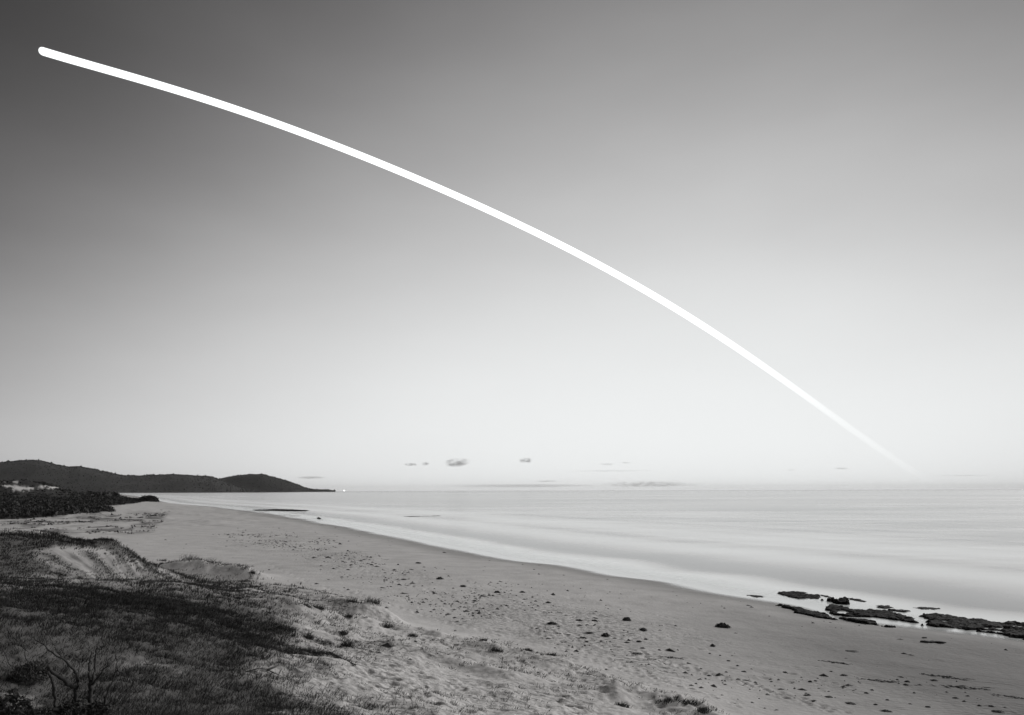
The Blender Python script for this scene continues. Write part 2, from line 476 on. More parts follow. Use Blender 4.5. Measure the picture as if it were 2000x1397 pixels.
# ------------------------------------------------------------------ ground mesh
def rows_ground():
    y = [-60, -40, -25, -12, -4]; s = 2.0
    yy = 2.0
    while yy < 9: y.append(yy); yy += 0.6
    while yy < 70: y.append(yy); yy += max(0.085, 0.0042 * yy)
    while yy < 900: y.append(yy); yy += 0.0085 * yy
    while yy < 7600: y.append(yy); yy += 0.03 * yy
    return np.array(y)
ry = rows_ground()
a_f = np.linspace(-0.80, 0.52, 790)
a_l = -0.80 - np.geomspace(0.004, 6.0, 34)[::-1]; a_r = 0.52 + np.geomspace(0.004, 6.0, 26)
ca = np.concatenate([a_l, a_f, a_r])
GY, GA = np.meshgrid(ry, ca, indexing='ij')
GX = GA * (np.maximum(GY, -10) + 16.0)
GZ, GD, GB = ground(GX, GY)

# footprints pressed into the sand
def stamp(px_, py_, r, depth):
    j = np.searchsorted(ry, [py_ - 3 * r, py_ + 3 * r])
    if j[1] - j[0] < 1: return
    a0 = (px_ - 3 * r) / (py_ + 16.0); a1 = (px_ + 3 * r) / (py_ + 16.0)
    k = np.searchsorted(ca, [a0, a1])
    if k[1] - k[0] < 1: return
    s = (slice(j[0], j[1]), slice(k[0], k[1]))
    q = ((GX[s] - px_) ** 2 + (GY[s] - py_) ** 2) / (r * r)
    GZ[s] += -depth * np.exp(-q) + 0.35 * depth * np.exp(-(np.sqrt(q) - 1.6) ** 2 / .15)
TRACKS = [[(1075,1262),(1180,1311),(1340,1362),(1450,1400)],[(1240,1285),(1400,1325),(1620,1385),(1700,1410)],[(900,1128),(1090,1155),(1330,1195)],
          [(960,1200),(1150,1262),(1350,1310),(1600,1372)],[(520,1100),(640,1160),(800,1200),(980,1250)],[(1000,1215),(1130,1275),(1280,1335),(1390,1385)],
          [(600,1075),(760,1130),(900,1180),(1080,1235),(1300,1290)],[(1330,1300),(1500,1350),(1640,1400)]]
for ti, tr in enumerate(TRACKS):
    P = np.array([pix(u, v, 2.0) for u, v in tr], float)
    L = np.concatenate([[0], np.cumsum(np.linalg.norm(np.diff(P, axis=0), axis=1))])
    side = 1
    for s_ in np.arange(0, L[-1], 0.66):
        x0 = np.interp(s_, L, P[:, 0]); y0 = np.interp(s_, L, P[:, 1])
        x1 = np.interp(s_ + .3, L, P[:, 0]); y1 = np.interp(s_ + .3, L, P[:, 1])
        tx, ty = x1 - x0, y1 - y0; nn = math.hypot(tx, ty) + 1e-6; side = -side
        stamp(x0 - ty / nn * .14 * side + rng.normal(0, .05), y0 + tx / nn * .14 * side + rng.normal(0, .05), 0.17, 0.10)
pk = np.stack([rng.uniform(-16, 12, 5200), rng.uniform(24, 74, 5200)], 1)
pz = rbf(pk[:, 0], pk[:, 1]); pu, pv = to_px(pk[:, 0], pk[:, 1], pz)
ok = (soft(pu, pv, P_SLOPE, 20) > rng.uniform(0, 1, len(pu)) * 1.1) & (fbm(pk[:, 0] / 5, pk[:, 1] / 5, 3, 91) > -.15)
for x_, y_ in pk[ok]:
    stamp(x_, y_, rng.uniform(.09, .19), rng.uniform(.04, .10))
pk = np.stack([rng.uniform(-60, 40, 5000), rng.uniform(40, 170, 5000)], 1)
pz = rbf(pk[:, 0], pk[:, 1]); pu, pv = to_px(pk[:, 0], pk[:, 1], pz)
ok = soft(pu, pv, P_WRACK, 12) > rng.uniform(0, 1, len(pu)) * 1.1
for x_, y_ in pk[ok]:
    stamp(x_, y_, rng.uniform(.14, .3), rng.uniform(.03, .07))

gu, gv = to_px(GX, GY, GZ)
vis = (GY > 3) & (np.abs(gu - 800) < 1700)
veg = np.zeros_like(GX)
sel = vis & (GY < 130)
veg[sel] = np.maximum(grass_density(GX[sel], GY[sel], GZ[sel]),
    soft(gu[sel], gv[sel], P_NEAR, 35) * (.75 + .5 * fbm(GX[sel] / .9, GY[sel] / .7, 4, 401, .65)) + .5 * soft(gu[sel], gv[sel], P_MID, 45) * np.maximum(0, fbm(GX[sel] / 1.4, GY[sel] / .6, 4, 402, .65)))  # litter and runners, plus film-burn dimming painted into the bare sand
veg[sel] = np.maximum(veg[sel], .9 * soft(gu[sel], gv[sel], P_FACE, 18) * (.75 + .6 * fbm(GX[sel] / 1.6, GY[sel] / .7, 4, 403, .65)))  # litter on the sandy face, partly painted dimness from film burn
veg = np.clip(veg, 0, 1)
sel2 = vis & (GY >= 130)
heath = np.zeros_like(GX)
heath[sel2] = np.maximum(soft(gu[sel2], gv[sel2], P_HEATH, 2.0), .75 * soft(gu[sel2], gv[sel2], P_FLAT, 6) * sstep(-.25, .4, fbm(GX[sel2] / 6, GY[sel2] / 13, 4, 192, .65)))
farland = sstep(700, 900, GY) * sstep(15, 60, GD)
hillk = np.exp(-((GX - HILLOCK[0]) / 40) ** 2 - ((GY - HILLOCK[1]) / 70) ** 2)
blow = sstep(.2, .4, fbm((GX + GY * .2) / 14, GZ / 2.2 + GY / 60, 3, 101)) * sstep(.2, .4, hillk)
veg = np.maximum(veg * .85, np.maximum(heath, np.maximum(farland, sstep(.15, .3, hillk))) * (1 - blow))
wdw = np.clip(7 + 0.05 * np.maximum(GY, 0), 7, 40)
wet = sstep(1.0, .25, (GD + 2.5 * fbm(GX / 9, GY / 22, 3, 111)) / wdw)
rt = sstep(4, 26, GX) * sstep(95, 40, GY) * sstep(2.6, 1.7, GB)  # near right sand given the same dark tone as the shore strip
wet = np.maximum(wet * .62, rt * .95)
speck = np.zeros_like(GX)
speck[vis] = np.maximum(soft(gu[vis], gv[vis], P_WRACK, 18), .8 * soft(gu[vis], gv[vis], P_SLOPE, 10)) * sstep(-.3, .4, fbm(GX[vis] / 6, GY[vis] / 9, 3, 121))
ripple = sstep(14, 22, GX) * sstep(70, 50, GY) * sstep(2, 8, GD) * .8

def trim(quads, keep):                    # drop faces that lie wholly outside the mask
    q = quads[keep.ravel()[quads].any(1)]
    used, inv = np.unique(q, return_inverse=True)
    return used, inv.reshape(-1, 4)
used, gq = trim(grid_quads(*GX.shape), GD > -45)
me = mesh_np('beach_ground', np.stack([GX, GY, GZ], -1).reshape(-1, 3)[used], quads=gq)
for nm, vv in (('veg', veg), ('wet', wet), ('speck', speck), ('ripple', ripple)): attr(me, nm, vv.ravel()[used])
link('beach_ground', me, M_SAND, kind='structure')

# ------------------------------------------------------------------ sea
def build_sea():
    yy, y = 20.0, []
    y = [-400, -200, -80, -20]
    while yy < 420: y.append(yy); yy *= 1.011
    while yy < 56000: y.append(yy); yy *= 1.02
    y.append(58000.0)
    y = np.array(y); a = np.concatenate([-np.geomspace(.9, 6, 12)[::-1], np.linspace(-.85, .9, 240), np.geomspace(.92, 6, 12)])
    Yg, A = np.meshgrid(y, a, indexing='ij'); X = A * (np.abs(Yg) + 20.0)
    d = -shore_d(X, Yg)
    s = Yg * .86 - X * .5; lY = np.log(np.maximum(Yg, 5.0))
    wob = d + 4.0 * fbm(s / 60, d / 40, 3, 131) + 1.5 * fbm(s / 14, d / 9, 3, 132)
    foam = 1.0 * sstep(17, 9, wob)                                   # wash along the sand
    foam = np.maximum(foam, 0.72 * np.exp(-((wob - 41) / 11) ** 2))
    foam = np.maximum(foam, 0.55 * np.exp(-((wob - 80) / 18) ** 2))
    st = fbm(s / 120, d / 5.0, 4, 133) * .7 * sstep(900, 300, Yg) + fbm(A * 5 + lY * 1.5, lY * 16, 3, 134, .55) * .9 + fbm(A * 2.5, lY * 5, 3, 135) * .6
    foam = foam + (0.28 + .40 * st) * sstep(14, 60, wob) * (1 - foam)
    foam = foam * (1 - .6 * sstep(2500, 12000, Yg))
    used, sq = trim(grid_quads(*X.shape), d > -30)
    me = mesh_np('sea', np.stack([X, Yg, np.zeros_like(X)], -1).reshape(-1, 3)[used], quads=sq)
    attr(me, 'foam', np.clip(foam, 0, 1).ravel()[used])
    link('sea', me, M_SEA, kind='structure')
build_sea()

def build_wash():
    """thin milky swash sliding up the sand, fading out at its upper edge"""
    P = np.array([p for p in shore if 30 < p[1] < 760 and p[0] > -330])
    L = np.concatenate([[0], np.cumsum(np.linalg.norm(np.diff(P, axis=0), axis=1))])
    sv = [0.0]
    while sv[-1] < L[-1]: sv.append(sv[-1] + .6 + .004 * np.interp(sv[-1], L, P[:, 1]))
    sv = np.array(sv); C = np.stack([np.interp(sv, L, P[:, 0]), np.interp(sv, L, P[:, 1])], 1)
    k = np.ones(7) / 7
    Cp = np.pad(C, ((3, 3), (0, 0)), 'edge'); C = np.stack([np.convolve(Cp[:, i], k, 'valid') for i in range(2)], 1)
    T = np.gradient(C, axis=0); T /= np.linalg.norm(T, axis=1)[:, None]; N = np.stack([T[:, 1], -T[:, 0]], 1)   # offshore side
    off = np.array([-4.2, -3.4, -2.7, -2.1, -1.5, -1.0, -.5, 0, .8, 2.0, 4.0, 7.0])
    sc_ = (.7 + C[:, 1] / 160.0)
    X = C[:, 0][:, None] + N[:, 0][:, None] * off * sc_[:, None]; Y = C[:, 1][:, None] + N[:, 1][:, None] * off * sc_[:, None]
    Z = np.maximum(ground(X, Y)[0], 0) + .025
    reach = 2.4 + 1.5 * fbm(sv / 9, sv * 0, 4, 411)
    al = sstep(1, 0, (-off[None] / reach[:, None])) ** 1.6 * .85
    al = np.where(off[None] > 0, .85 * sstep(7.0, 0, off[None]), al) + 0 * X
    me = mesh_np('wash', np.stack([X, Y, Z], -1).reshape(-1, 3), quads=grid_quads(*X.shape)); attr(me, 'cover', al)
    m, n, l, p = new_mat('milky_swash'); p.inputs['Base Color'].default_value = (.90, .92, .92, 1); p.inputs['Roughness'].default_value = .14
    a = n.new('ShaderNodeAttribute'); a.attribute_name = 'cover'; l.new(a.outputs['Fac'], p.inputs['Alpha'])
    link('wash', me, m, kind='structure')
build_wash()

# ------------------------------------------------------------------ distant hills
def hill(name, sil, Yr, Yf, seed, rough):
    us = np.array([p[0] for p in sil], float); vv = np.array([p[1] for p in sil], float)
    u = np.linspace(us[0], us[-1], 420)
    H = CH + (vh(u) - np.interp(u, us, vv)) * Yr / F
    H = np.maximum(H + rough * fbm(u / 9, u * 0, 4, seed), -2)
    t = np.linspace(0, 1.6, 46)                                     # 0 front base, 1 ridge, 1.6 back
    A, Tt = np.meshgrid((u - 1000) / F, t, indexing='xy')
    Hh = np.broadcast_to(H, A.shape)
    Yg = Yf + (Yr - Yf) * Tt
    X = A * Yg
    prof = np.where(Tt < 1, np.sin(np.clip(Tt, 0, 1) * math.pi / 2) ** 1.25, np.cos((Tt - 1) / .6 * math.pi / 2))
    gl = fbm(X / 420, Yg / 900, 5, seed + 5)
    Z = Hh * prof * (1 + .22 * gl * np.clip(4 * prof * (1 - prof), 0, 1)) - 3 * (Tt == 0)
    me = mesh_np(name, np.stack([X, Yg, Z], -1).reshape(-1, 3), quads=grid_quads(*X.shape))
    o = link(name, me, M_HILL, kind='structure')
    return X, Yg, Z, Tt
S_RANGE = [(-420,930),(-250,905),(-120,912),(0,905),(40,901.5),(70,900),(82,901.5),(110,909),(135,913.5),(155,912.5),(185,918),(220,926),(240,930.5),(262,931),(300,930),(335,928),(365,929.5),(390,931.5),(415,932.5),(428,938),(450,946),(480,955),(520,959)]
S_HEAD = [(360,950),(400,942),(430,936.5),(460,930.5),(490,928),(512,927.3),(530,932),(560,940),(580,947.5),(600,955),(612,957.2),(630,957.8),(643,958.5),(655,959.4)]
forest_parts = []
def forest(name, fields, n, hmin, hmax, seed, label):
    X, Yg, Z, Tt = fields
    r = np.random.default_rng(seed)
    i = r.integers(0, X.shape[0] - 1, n); j = r.integers(0, X.shape[1] - 1, n)
    # crowd the skyline so that single crowns break it
    k = int(n * .3); i[:k] = np.argmin(np.abs(Tt[:, 0] - 1)) - r.integers(0, 3, k)
    fx, fy = r.uniform(0, 1, n), r.uniform(0, 1, n)
    def bl(Mx): return (Mx[i, j] * (1 - fx) + Mx[i, j + 1] * fx) * (1 - fy) + (Mx[i + 1, j] * (1 - fx) + Mx[i + 1, j + 1] * fx) * fy
    x, y, z = bl(X), bl(Yg), bl(Z)
    m = z > 4; x, y, z = x[m], y[m], z[m]; n = len(x)
    h = r.uniform(hmin, hmax, n) * (1 + .25 * (np.arange(n) < n * .3)) * (1 + .8 * (r.uniform(0, 1, n) > .95)); w = h * r.uniform(.35, .7, n)
    ang = np.arange(5) * 2 * math.pi / 5
    ring = np.stack([np.cos(ang), np.sin(ang)], 1)
    co = np.empty((n, 11, 3))
    co[:, 0:5, 0] = x[:, None] + .5 * w[:, None] * ring[:, 0]; co[:, 0:5, 1] = y[:, None] + .5 * w[:, None] * ring[:, 1]; co[:, 0:5, 2] = (z - 1)[:, None]
    jit = r.uniform(.6, 1.1, (n, 5))
    co[:, 5:10, 0] = x[:, None] + w[:, None] * ring[:, 0] * jit; co[:, 5:10, 1] = y[:, None] + w[:, None] * ring[:, 1] * jit; co[:, 5:10, 2] = (z + h * .55)[:, None]
    co[:, 10, 0] = x; co[:, 10, 1] = y; co[:, 10, 2] = z + h
    q, t = [], []
    for e in range(5): q.append((e, (e + 1) % 5, 5 + (e + 1) % 5, 5 + e)); t.append((5 + e, 5 + (e + 1) % 5, 10))
    off = (np.arange(n) * 11)[:, None, None]
    me = mesh_np(name, co.reshape(-1, 3), quads=(np.array(q)[None] + off).reshape(-1, 4), tris=(np.array(t)[None] + off).reshape(-1, 3), smooth=False)
    me.polygons.foreach_set('use_smooth', np.ones(len(me.polygons), bool)); link(name, me, M_FOREST, label=label, cat='forest', kind='stuff')
forest('range_forest', hill('forested_range', S_RANGE, 8300., 6800., 141, 1.5), 9500, 5, 12, 5, 'dark forest covering the long range behind the heath')
forest('headland_forest', hill('headland', S_HEAD, 9700., 9000., 151, 1.2), 4000, 5, 11, 6, 'dark forest covering the far rounded headland')

# ------------------------------------------------------------------ moon trail
def moon_trail():
    K = np.array([(86,100.3),(100,105),(240,145),(350,177.5),(700,301.7),(900,385.2),(1080,471),(1300,590),(1600,793.5),(1700,864),(1780,919),(1835,952)])
    p = np.polyfit((K[:, 0] - 1000) / 1000, K[:, 1], 6)
    u = np.linspace(86, 1835, 150); v = np.polyval(p, (u - 1000) / 1000)
    R = 90000.0
    D = np.stack([(u - 1000) / F, np.ones_like(u), (vh(u) - v) / F], 1)
    lowness = (vh(u) - v)
    D /= np.linalg.norm(D, axis=1)[:, None]
    P = D * R + np.array([0, 0, CH])
    r = R * 0.0040
    path, rad, low = [], [], []
    t0 = P[0] - P[1]; t0 /= np.linalg.norm(t0)
    for q in (0.999, .9, .7, .4):                                  # round upper end
        path.append(P[0] + t0 * r * q); rad.append(r * math.sqrt(1 - q * q)); low.append(lowness[0])
    path += list(P); rad += [r] * len(P); low += list(lowness)
    co, q, t = tube(path, rad, 20, True)
    me = mesh_np('moon_trail', co, quads=q, tris=t)
    m, n, l, pr = new_mat('moonlight'); n.remove(pr)
    em = n.new('ShaderNodeEmission'); em.inputs[0].default_value = (0.97, 1, 1, 1)
    ge = n.new('ShaderNodeNewGeometry'); sx = n.new('ShaderNodeSeparateXYZ'); l.new(ge.outputs['Position'], sx.inputs[0])
    fc = n.new('ShaderNodeFloatCurve')                              # moonlight is weakened by the thick air low over the sea
    mr = n.new('ShaderNodeMapRange'); mr.inputs[1].default_value = 0; mr.inputs[2].default_value = 26000.0; l.new(sx.outputs[2], mr.inputs[0])
    cv = fc.mapping.curves[0]
    Zk = [0, 900, 2400, 5400, 9200, 13500, 20000, 26000]; Vk = [0, .005, .014, .03, .06, .16, .75, 1.0]
    cv.points[0].location = (0, 0); cv.points[1].location = (1, 1)
    for a_, b_ in zip(Zk[1:-1], Vk[1:-1]): cv.points.new(a_ / 26000.0, b_)
    fc.mapping.update()
    l.new(mr.outputs[0], fc.inputs['Value'])
    mu = n.new('ShaderNodeMath'); mu.operation = 'MULTIPLY'; l.new(fc.outputs[0], mu.inputs[0]); mu.inputs[1].default_value = 2.6 / (2 * r)
    l.new(mu.outputs[0], em.inputs[1]); l.new(em.outputs[0], n['Material Output'].inputs['Volume'])
    link('moon_trail', me, m, label='long curved white trail of moonlight sweeping across the whole sky', cat='moon trail')
moon_trail()

# ------------------------------------------------------------------ grass
def blades(P, H, nb, width, spread, lean, seed, bias=(0.25, 0.0)):
    r = np.random.default_rng(seed)
    n = len(P) * nb
    base = np.repeat(P, nb, 0); h = np.repeat(H, nb) * r.uniform(.55, 1.15, n)
    sp = np.repeat(np.broadcast_to(spread, (len(P),)), nb)
    ang = r.uniform(0, 2 * math.pi, n); rr = sp * np.sqrt(r.uniform(0, 1, n))
    base = base + np.stack([np.cos(ang) * rr, np.sin(ang) * rr, np.full(n, -.02)], 1)
    la = ang + r.normal(0, .7, n); ln = np.abs(r.normal(lean, lean * .5, n))
    dx = np.cos(la) * ln + bias[0]; dy = np.sin(la) * ln + bias[1]
    wa = r.uniform(0, 2 * math.pi, n); w = np.repeat(np.broadcast_to(width, (len(P),)), nb) * r.uniform(.6, 1.2, n)
    wx, wy = np.cos(wa) * w * .5, np.sin(wa) * w * .5
    mid = base + np.stack([dx * h * .35, dy * h * .35, h * .6], 1)
    tip = base + np.stack([dx * h * 1.05, dy * h * 1.05, h * (1.0 - .25 * np.minimum(ln, 1.5))], 1)
    W = np.stack([wx, wy, np.zeros(n)], 1)
    co = np.stack([base - W, base + W, mid + W * .8, mid - W * .8, tip], 1).reshape(-1, 3)
    o = np.arange(n) * 5
    return co, np.stack([o, o + 1, o + 2, o + 3], 1), np.stack([o + 3, o + 2, o + 4], 1)

def scatter(n, xr, yr, dens, seed, jitter=None):
    r = np.random.default_rng(seed)
    X = r.uniform(*xr, n); Y = r.uniform(*yr, n)
    Zr = rbf(X, Y); u, v = to_px(X, Y, Zr)
    k = (u > -350) & (u < 2100) & (v < 1750); X, Y = X[k], Y[k]
    Z, d, b = ground(X, Y)
    D = dens(X, Y, Z)
    k = D > r.uniform(0.02, 1, len(X))
    return np.stack([X, Y, Z], 1)[k], r

# dense marram grass on the dune tops
parts = []
Pn, r_ = scatter(40000, (-26, 6), (6, 36), grass_density, 201)
parts.append(blades(Pn, r_.uniform(.08, .22, len(Pn)) * (1 + .7 * fbm(Pn[:, 0] / 1.5, Pn[:, 1] / 1.5, 3, 301)), 11, .004 + .00045 * Pn[:, 1], .24, 1.15, 1))
Pn, r_ = scatter(32000, (-48, -4), (30, 74), grass_density, 202)
parts.append(blades(Pn, r_.uniform(.12, .27, len(Pn)), 8, .006 + .0005 * Pn[:, 1], .3, 1.0, 2))
Pn, r_ = scatter(20000, (-70, -18), (60, 112), grass_density, 203)
parts.append(blades(Pn, r_.uniform(.2, .42, len(Pn)), 5, .045, .35, .7, 3))
C, Q, T = merge(parts)
link('dune_grass', mesh_np('dune_grass', C, quads=Q, tris=T, smooth=False), M_GRASS, label='dense dark marram grass covering the dune tops at the left', cat='grass', kind='stuff')
parts = []
Pn, r_ = scatter(26000, (-26, 14), (14, 74), sprig_density, 211)
parts.append(blades(Pn, r_.uniform(.06, .2, len(Pn)), 6, .006 + .0004 * Pn[:, 1], .13, .9, 4, (.35, .0)))
Pn, r_ = scatter(9000, (-52, -20), (66, 104), sprig_density, 212)
parts.append(blades(Pn, r_.uniform(.2, .42, len(Pn)), 5, .04, .2, .5, 5, (.2, 0)))
C, Q, T = merge(parts)
link('dune_sprigs', mesh_np('dune_sprigs', C, quads=Q, tris=T, smooth=False), M_SPRIG, label='sparse grass sprigs dotted over the pale sandy dune slope', cat='grass', kind='stuff')

# ------------------------------------------------------------------ heath scrub beyond the beach
def leaf_clumps(centres, rad, n, size, seed, flat=.7):
    """random small triangles filling a dome over each centre"""
    r = np.random.default_rng(seed)
    N = len(centres) * n
    c = np.repeat(centres, n, 0); R = np.repeat(rad, n)
    d = r.normal(0, 1, (N, 3)); d /= np.linalg.norm(d, axis=1)[:, None]; d[:, 2] = np.abs(d[:, 2])
    p = c + d * (R * r.uniform(.55, 1.05, N) * (.7 + .3 * np.repeat(r.uniform(0, 1, len(centres)), n)))[:, None] * np.array([1, 1, flat])
    s = (size if np.isscalar(size) else np.repeat(size, n)) * r.uniform(.6, 1.4, N)
    a = r.normal(0, 1, (N, 3)); b = r.normal(0, 1, (N, 3)); e = r.normal(0, 1, (N, 3))
    co = np.stack([p + a * s[:, None] * .5, p + b * s[:, None] * .5, p + e * s[:, None] * .5], 1).reshape(-1, 3)
    return co, [], np.arange(N * 3).reshape(-1, 3)

def heath_density(X, Y, Z):
    u, v = to_px(X, Y, Z)
    d = soft(u, v, P_HEATH, 1.5)
    hk = np.exp(-((X - HILLOCK[0]) / 40) ** 2 - ((Y - HILLOCK[1]) / 70) ** 2)
    bl = sstep(.2, .4, fbm((X + Y * .2) / 14, Z / 2.2 + Y / 60, 3, 101)) * sstep(.2, .4, hk)
    return np.maximum(d, sstep(.15, .3, hk)) * (1 - bl) * (Y > 150)
rh = np.random.default_rng(31)
def scrub():
    X = np.concatenate([rh.uniform(-330, -90, 9000), rh.uniform(-700, -200, 16000)]); Y = np.concatenate([rh.uniform(180, 420, 9000), rh.uniform(380, 950, 16000)])
    Z, d, b = ground(X, Y); k = (heath_density(X, Y, Z) > rh.uniform(0.1, 1, len(X))) & (d > 12)
    X, Y, Z = X[k], Y[k], Z[k]
    R = rh.uniform(.7, 1.9, len(X)) * (1 + .5 * fbm(X / 25, Y / 40, 3, 161)) * (.8 + Y / 1200)
    return leaf_clumps(np.stack([X, Y, Z - .1], 1), R, 25, R * .45, 32, .6)
C, Q, T = scrub()
link('coastal_heath', mesh_np('coastal_heath', C, tris=T, smooth=False), M_SCRUB, label='dark low heath scrub behind the far end of the beach', cat='heath', kind='stuff')
def far_scrub():
    X = rh.uniform(-4200, -500, 9000); Y = rh.uniform(800, 7000, 9000)
    Z, d, b = ground(X, Y, False); k = d > 35; X, Y, Z = X[k], Y[k], Z[k]
    R = rh.uniform(3, 7, len(X))
    return leaf_clumps(np.stack([X, Y, Z], 1), R, 8, R * .9, 33, .7)
C, Q, T = far_scrub()
link('shore_woodland', mesh_np('shore_woodland', C, tris=T, smooth=False), M_SCRUB, label='thin dark wood along the far shore below the range', cat='woodland', kind='stuff')

def shrub_thing(name, label, cat, centre, rx, ry_, rz, n, size, mat, seed, stems=6, group=None):
    """rounded wind-cut shrub: leaf crown and several stems"""
    root = link(name, None, label=label, cat=cat, group=group, loc=centre)
    r = np.random.default_rng(seed)
    d = r.normal(0, 1, (n, 3)); d /= np.linalg.norm(d, axis=1)[:, None]; d[:, 2] = np.abs(d[:, 2]) - .05
    lump = 1 + .22 * fbm(d[:, 0] * 2.2 + seed, d[:, 1] * 2.2 + d[:, 2] * 2, 3, seed)
    p = d * (r.uniform(.72, 1.0, n) * lump)[:, None] * np.array([rx, ry_, rz])
    s = size * r.uniform(.6, 1.4, n)
    a, b, e = (r.normal(0, 1, (n, 3)) for _ in range(3))
    co = np.stack([p + a * s[:, None] * .5, p + b * s[:, None] * .5, p + e * s[:, None] * .5], 1).reshape(-1, 3)
    link('crown', mesh_np('crown', co, tris=np.arange(n * 3).reshape(-1, 3), smooth=False), mat, parent=root)
    for k in range(stems):
        an = k * 2 * math.pi / stems + r.uniform(-.3, .3)
        e1 = np.array([math.cos(an) * rx * .65, math.sin(an) * ry_ * .65, rz * .7])
        path = [np.array([math.cos(an) * rx * .06, math.sin(an) * ry_ * .06, -.1 * rz]), e1 * np.array([.4, .4, .55]), e1]
        c_, q_, t_ = tube(path, [rz * .05, rz * .035, rz * .012], 6)
        link('stem', mesh_np('stem', c_, quads=q_, tris=t_), M_BARK, parent=root)
    return root
bx_, by_ = pix(290, 980.5, 3.6)
bz_, _, _ = ground(np.array([bx_]), np.array([by_]))
shrub_thing('coastal_shrub', 'rounded dark shrub mound at the sea end of the heath', 'shrub', (float(bx_), float(by_), float(bz_[0])), 8.2, 7.5, 4.9, 2600, .9, M_SCRUB, 51)

# ------------------------------------------------------------------ reef rocks
def rock(name, label, poly_px, h, group=None, z0=0.1, res=None, holes=0.35, mat=None, jag=1.0):
    W = [tuple(float(k) for k in pix(u, v, z0)) for u, v in poly_px]
    W = np.array(W); cx, cy = W.mean(0)
    x0, y0 = W.min(0) - .6; x1, y1 = W.max(0) + .6
    ext = max(x1 - x0, y1 - y0)
    res = res or max(.11, ext / 110)
    xs = np.arange(x0, x1, res); ys = np.arange(y0, y1, res)
    Xg, Yg = np.meshgrid(xs, ys, indexing='xy')
    s = sdf(Xg, Yg, [tuple(k) for k in W]) + jag * (.6 * fbm(Xg / (1.3 * jag), Yg / (1.3 * jag), 4, 171, .65) + .3 * fbm(Xg / (.4 * jag), Yg / (.4 * jag), 2, 172))
    gz, gd, gb = ground(Xg, Yg)
    rug = fbm(Xg / 1.1, Yg / 1.6, 4, 173); fine = fbm(Xg / .32, Yg / .32, 3, 174)
    wid = max(.25, min(.7, ext * .04)) * jag
    Z = np.maximum(gz, -.08) - .25 + (.25 + h * (1 + .7 * rug) + .35 * h * fine) * sstep(-.1, wid, s) - holes * h * 2.2 * sstep(.15, .6, fbm(Xg / 1.7, Yg / 1.2, 3, 175))
    keep = s > -.25
    r_, c_ = Xg.shape
    idx = -np.ones(r_ * c_, int)
    q = grid_quads(r_, c_); kq = keep.ravel()[q].all(1); q = q[kq]
    if len(q) == 0: return
    used = np.unique(q); idx[used] = np.arange(len(used))
    co = np.stack([Xg - cx, Yg - cy, Z], -1).reshape(-1, 3)[used]
    top = len(co); bot = co.copy(); bot[:, 2] = co[:, 2].min() - .5
    q2 = idx[q]
    # side walls along the open border
    e = np.concatenate([q2[:, [0, 1]], q2[:, [1, 2]], q2[:, [2, 3]], q2[:, [3, 0]]])
    key = np.sort(e, 1); key = key[:, 0] * 10 ** 7 + key[:, 1]
    _, inv, cnt = np.unique(key, return_inverse=True, return_counts=True)
    be = e[cnt[inv] == 1]
    walls = np.stack([be[:, 1], be[:, 0], be[:, 0] + top, be[:, 1] + top], 1)
    me = mesh_np(name, np.concatenate([co, bot]), quads=np.concatenate([q2, walls, q2[:, ::-1] + top]), smooth=False)
    link(name, me, mat or M_ROCK, label=label, cat='rock', group=group, loc=(cx, cy, 0))
def c6(pts): return [(1480 + a * .26, 1130 + b * .26) for a, b in pts]
rock('reef_rock', 'long jagged dark rock shelf at the right edge of the picture, with pools', c6([(1205,280),(1230,258),(1290,255),(1450,275),(1600,290),(1720,292),(1850,312),(1990,332),(2200,370),(2200,500),(1985,458),(1900,445),(1800,420),(1680,405),(1500,375),(1350,365),(1240,345),(1250,310)]), .24, holes=.6)
rock('reef_rock', 'broad dark rock shelf left of the long pooled shelf, beside the sand', c6([(470,215),(520,185),(640,200),(720,225),(860,228),(980,240),(1080,265),(1180,290),(1250,330),(1240,350),(1150,335),(1050,318),(900,298),(780,290),(650,285),(560,270),(490,238)]), .24, holes=.6)
rock('reef_rock', 'leftmost flat dark rock standing in the bright wash', c6([(135,95),(280,93),(400,115),(480,125),(470,150),(300,150),(200,130),(140,112)]), .2, holes=.2)
rock('reef_rock', 'small humped dark rock in the wash behind the broad shelf', c6([(500,162),(590,165),(625,152),(660,152),(695,178),(680,194),(590,185)]), .4, holes=0)
rock('reef_rock', 'slim tapering dark rock lying on the sand at the wash edge', c6([(95,188),(200,192),(260,212),(400,228),(480,253),(560,283),(600,303),(560,302),(430,284),(330,268),(258,260),(262,242),(190,214)]), .22, z0=.3, holes=.1)
rock('reef_rock', 'low dark tongue of rock on the sand below the broad shelf', c6([(610,290),(700,290),(800,308),(880,325),(905,347),(800,347),(725,327)]), .22, z0=.2, holes=.1)
rock('reef_rock', 'thin half-drowned rock right of the small humped rock', c6([(650,139),(740,143),(810,160),(800,173),(700,158)]), .14, holes=.1)
rock('reef_rock', 'half-drowned rock in the wash behind the middle of the broad shelf', c6([(885,199),(980,196),(1040,210),(1030,222),(900,213)]), .16, holes=.1)
rock('reef_rock', 'small half-drowned rock touching the back of the broad shelf', c6([(980,230),(1060,220),(1150,238),(1080,249),(1000,242)]), .16, holes=.1)
rock('reef_rock', 'faint drowned rock in the wash farthest offshore of the right shelf', c6([(1145,214),(1250,208),(1370,214),(1390,229),(1280,232)]), .12, holes=.1)
rock('reef_rock', 'small flat rock alone on the sand below the broad shelf', c6([(945,350),(1000,347),(1052,355),(1050,368),(960,368)]), .15, z0=.35, holes=0)
rock('reef_rock', 'faint strip of rock just behind the leftmost wash rock', c6([(285,94),(370,96),(376,106),(300,104)]), .12, holes=0)
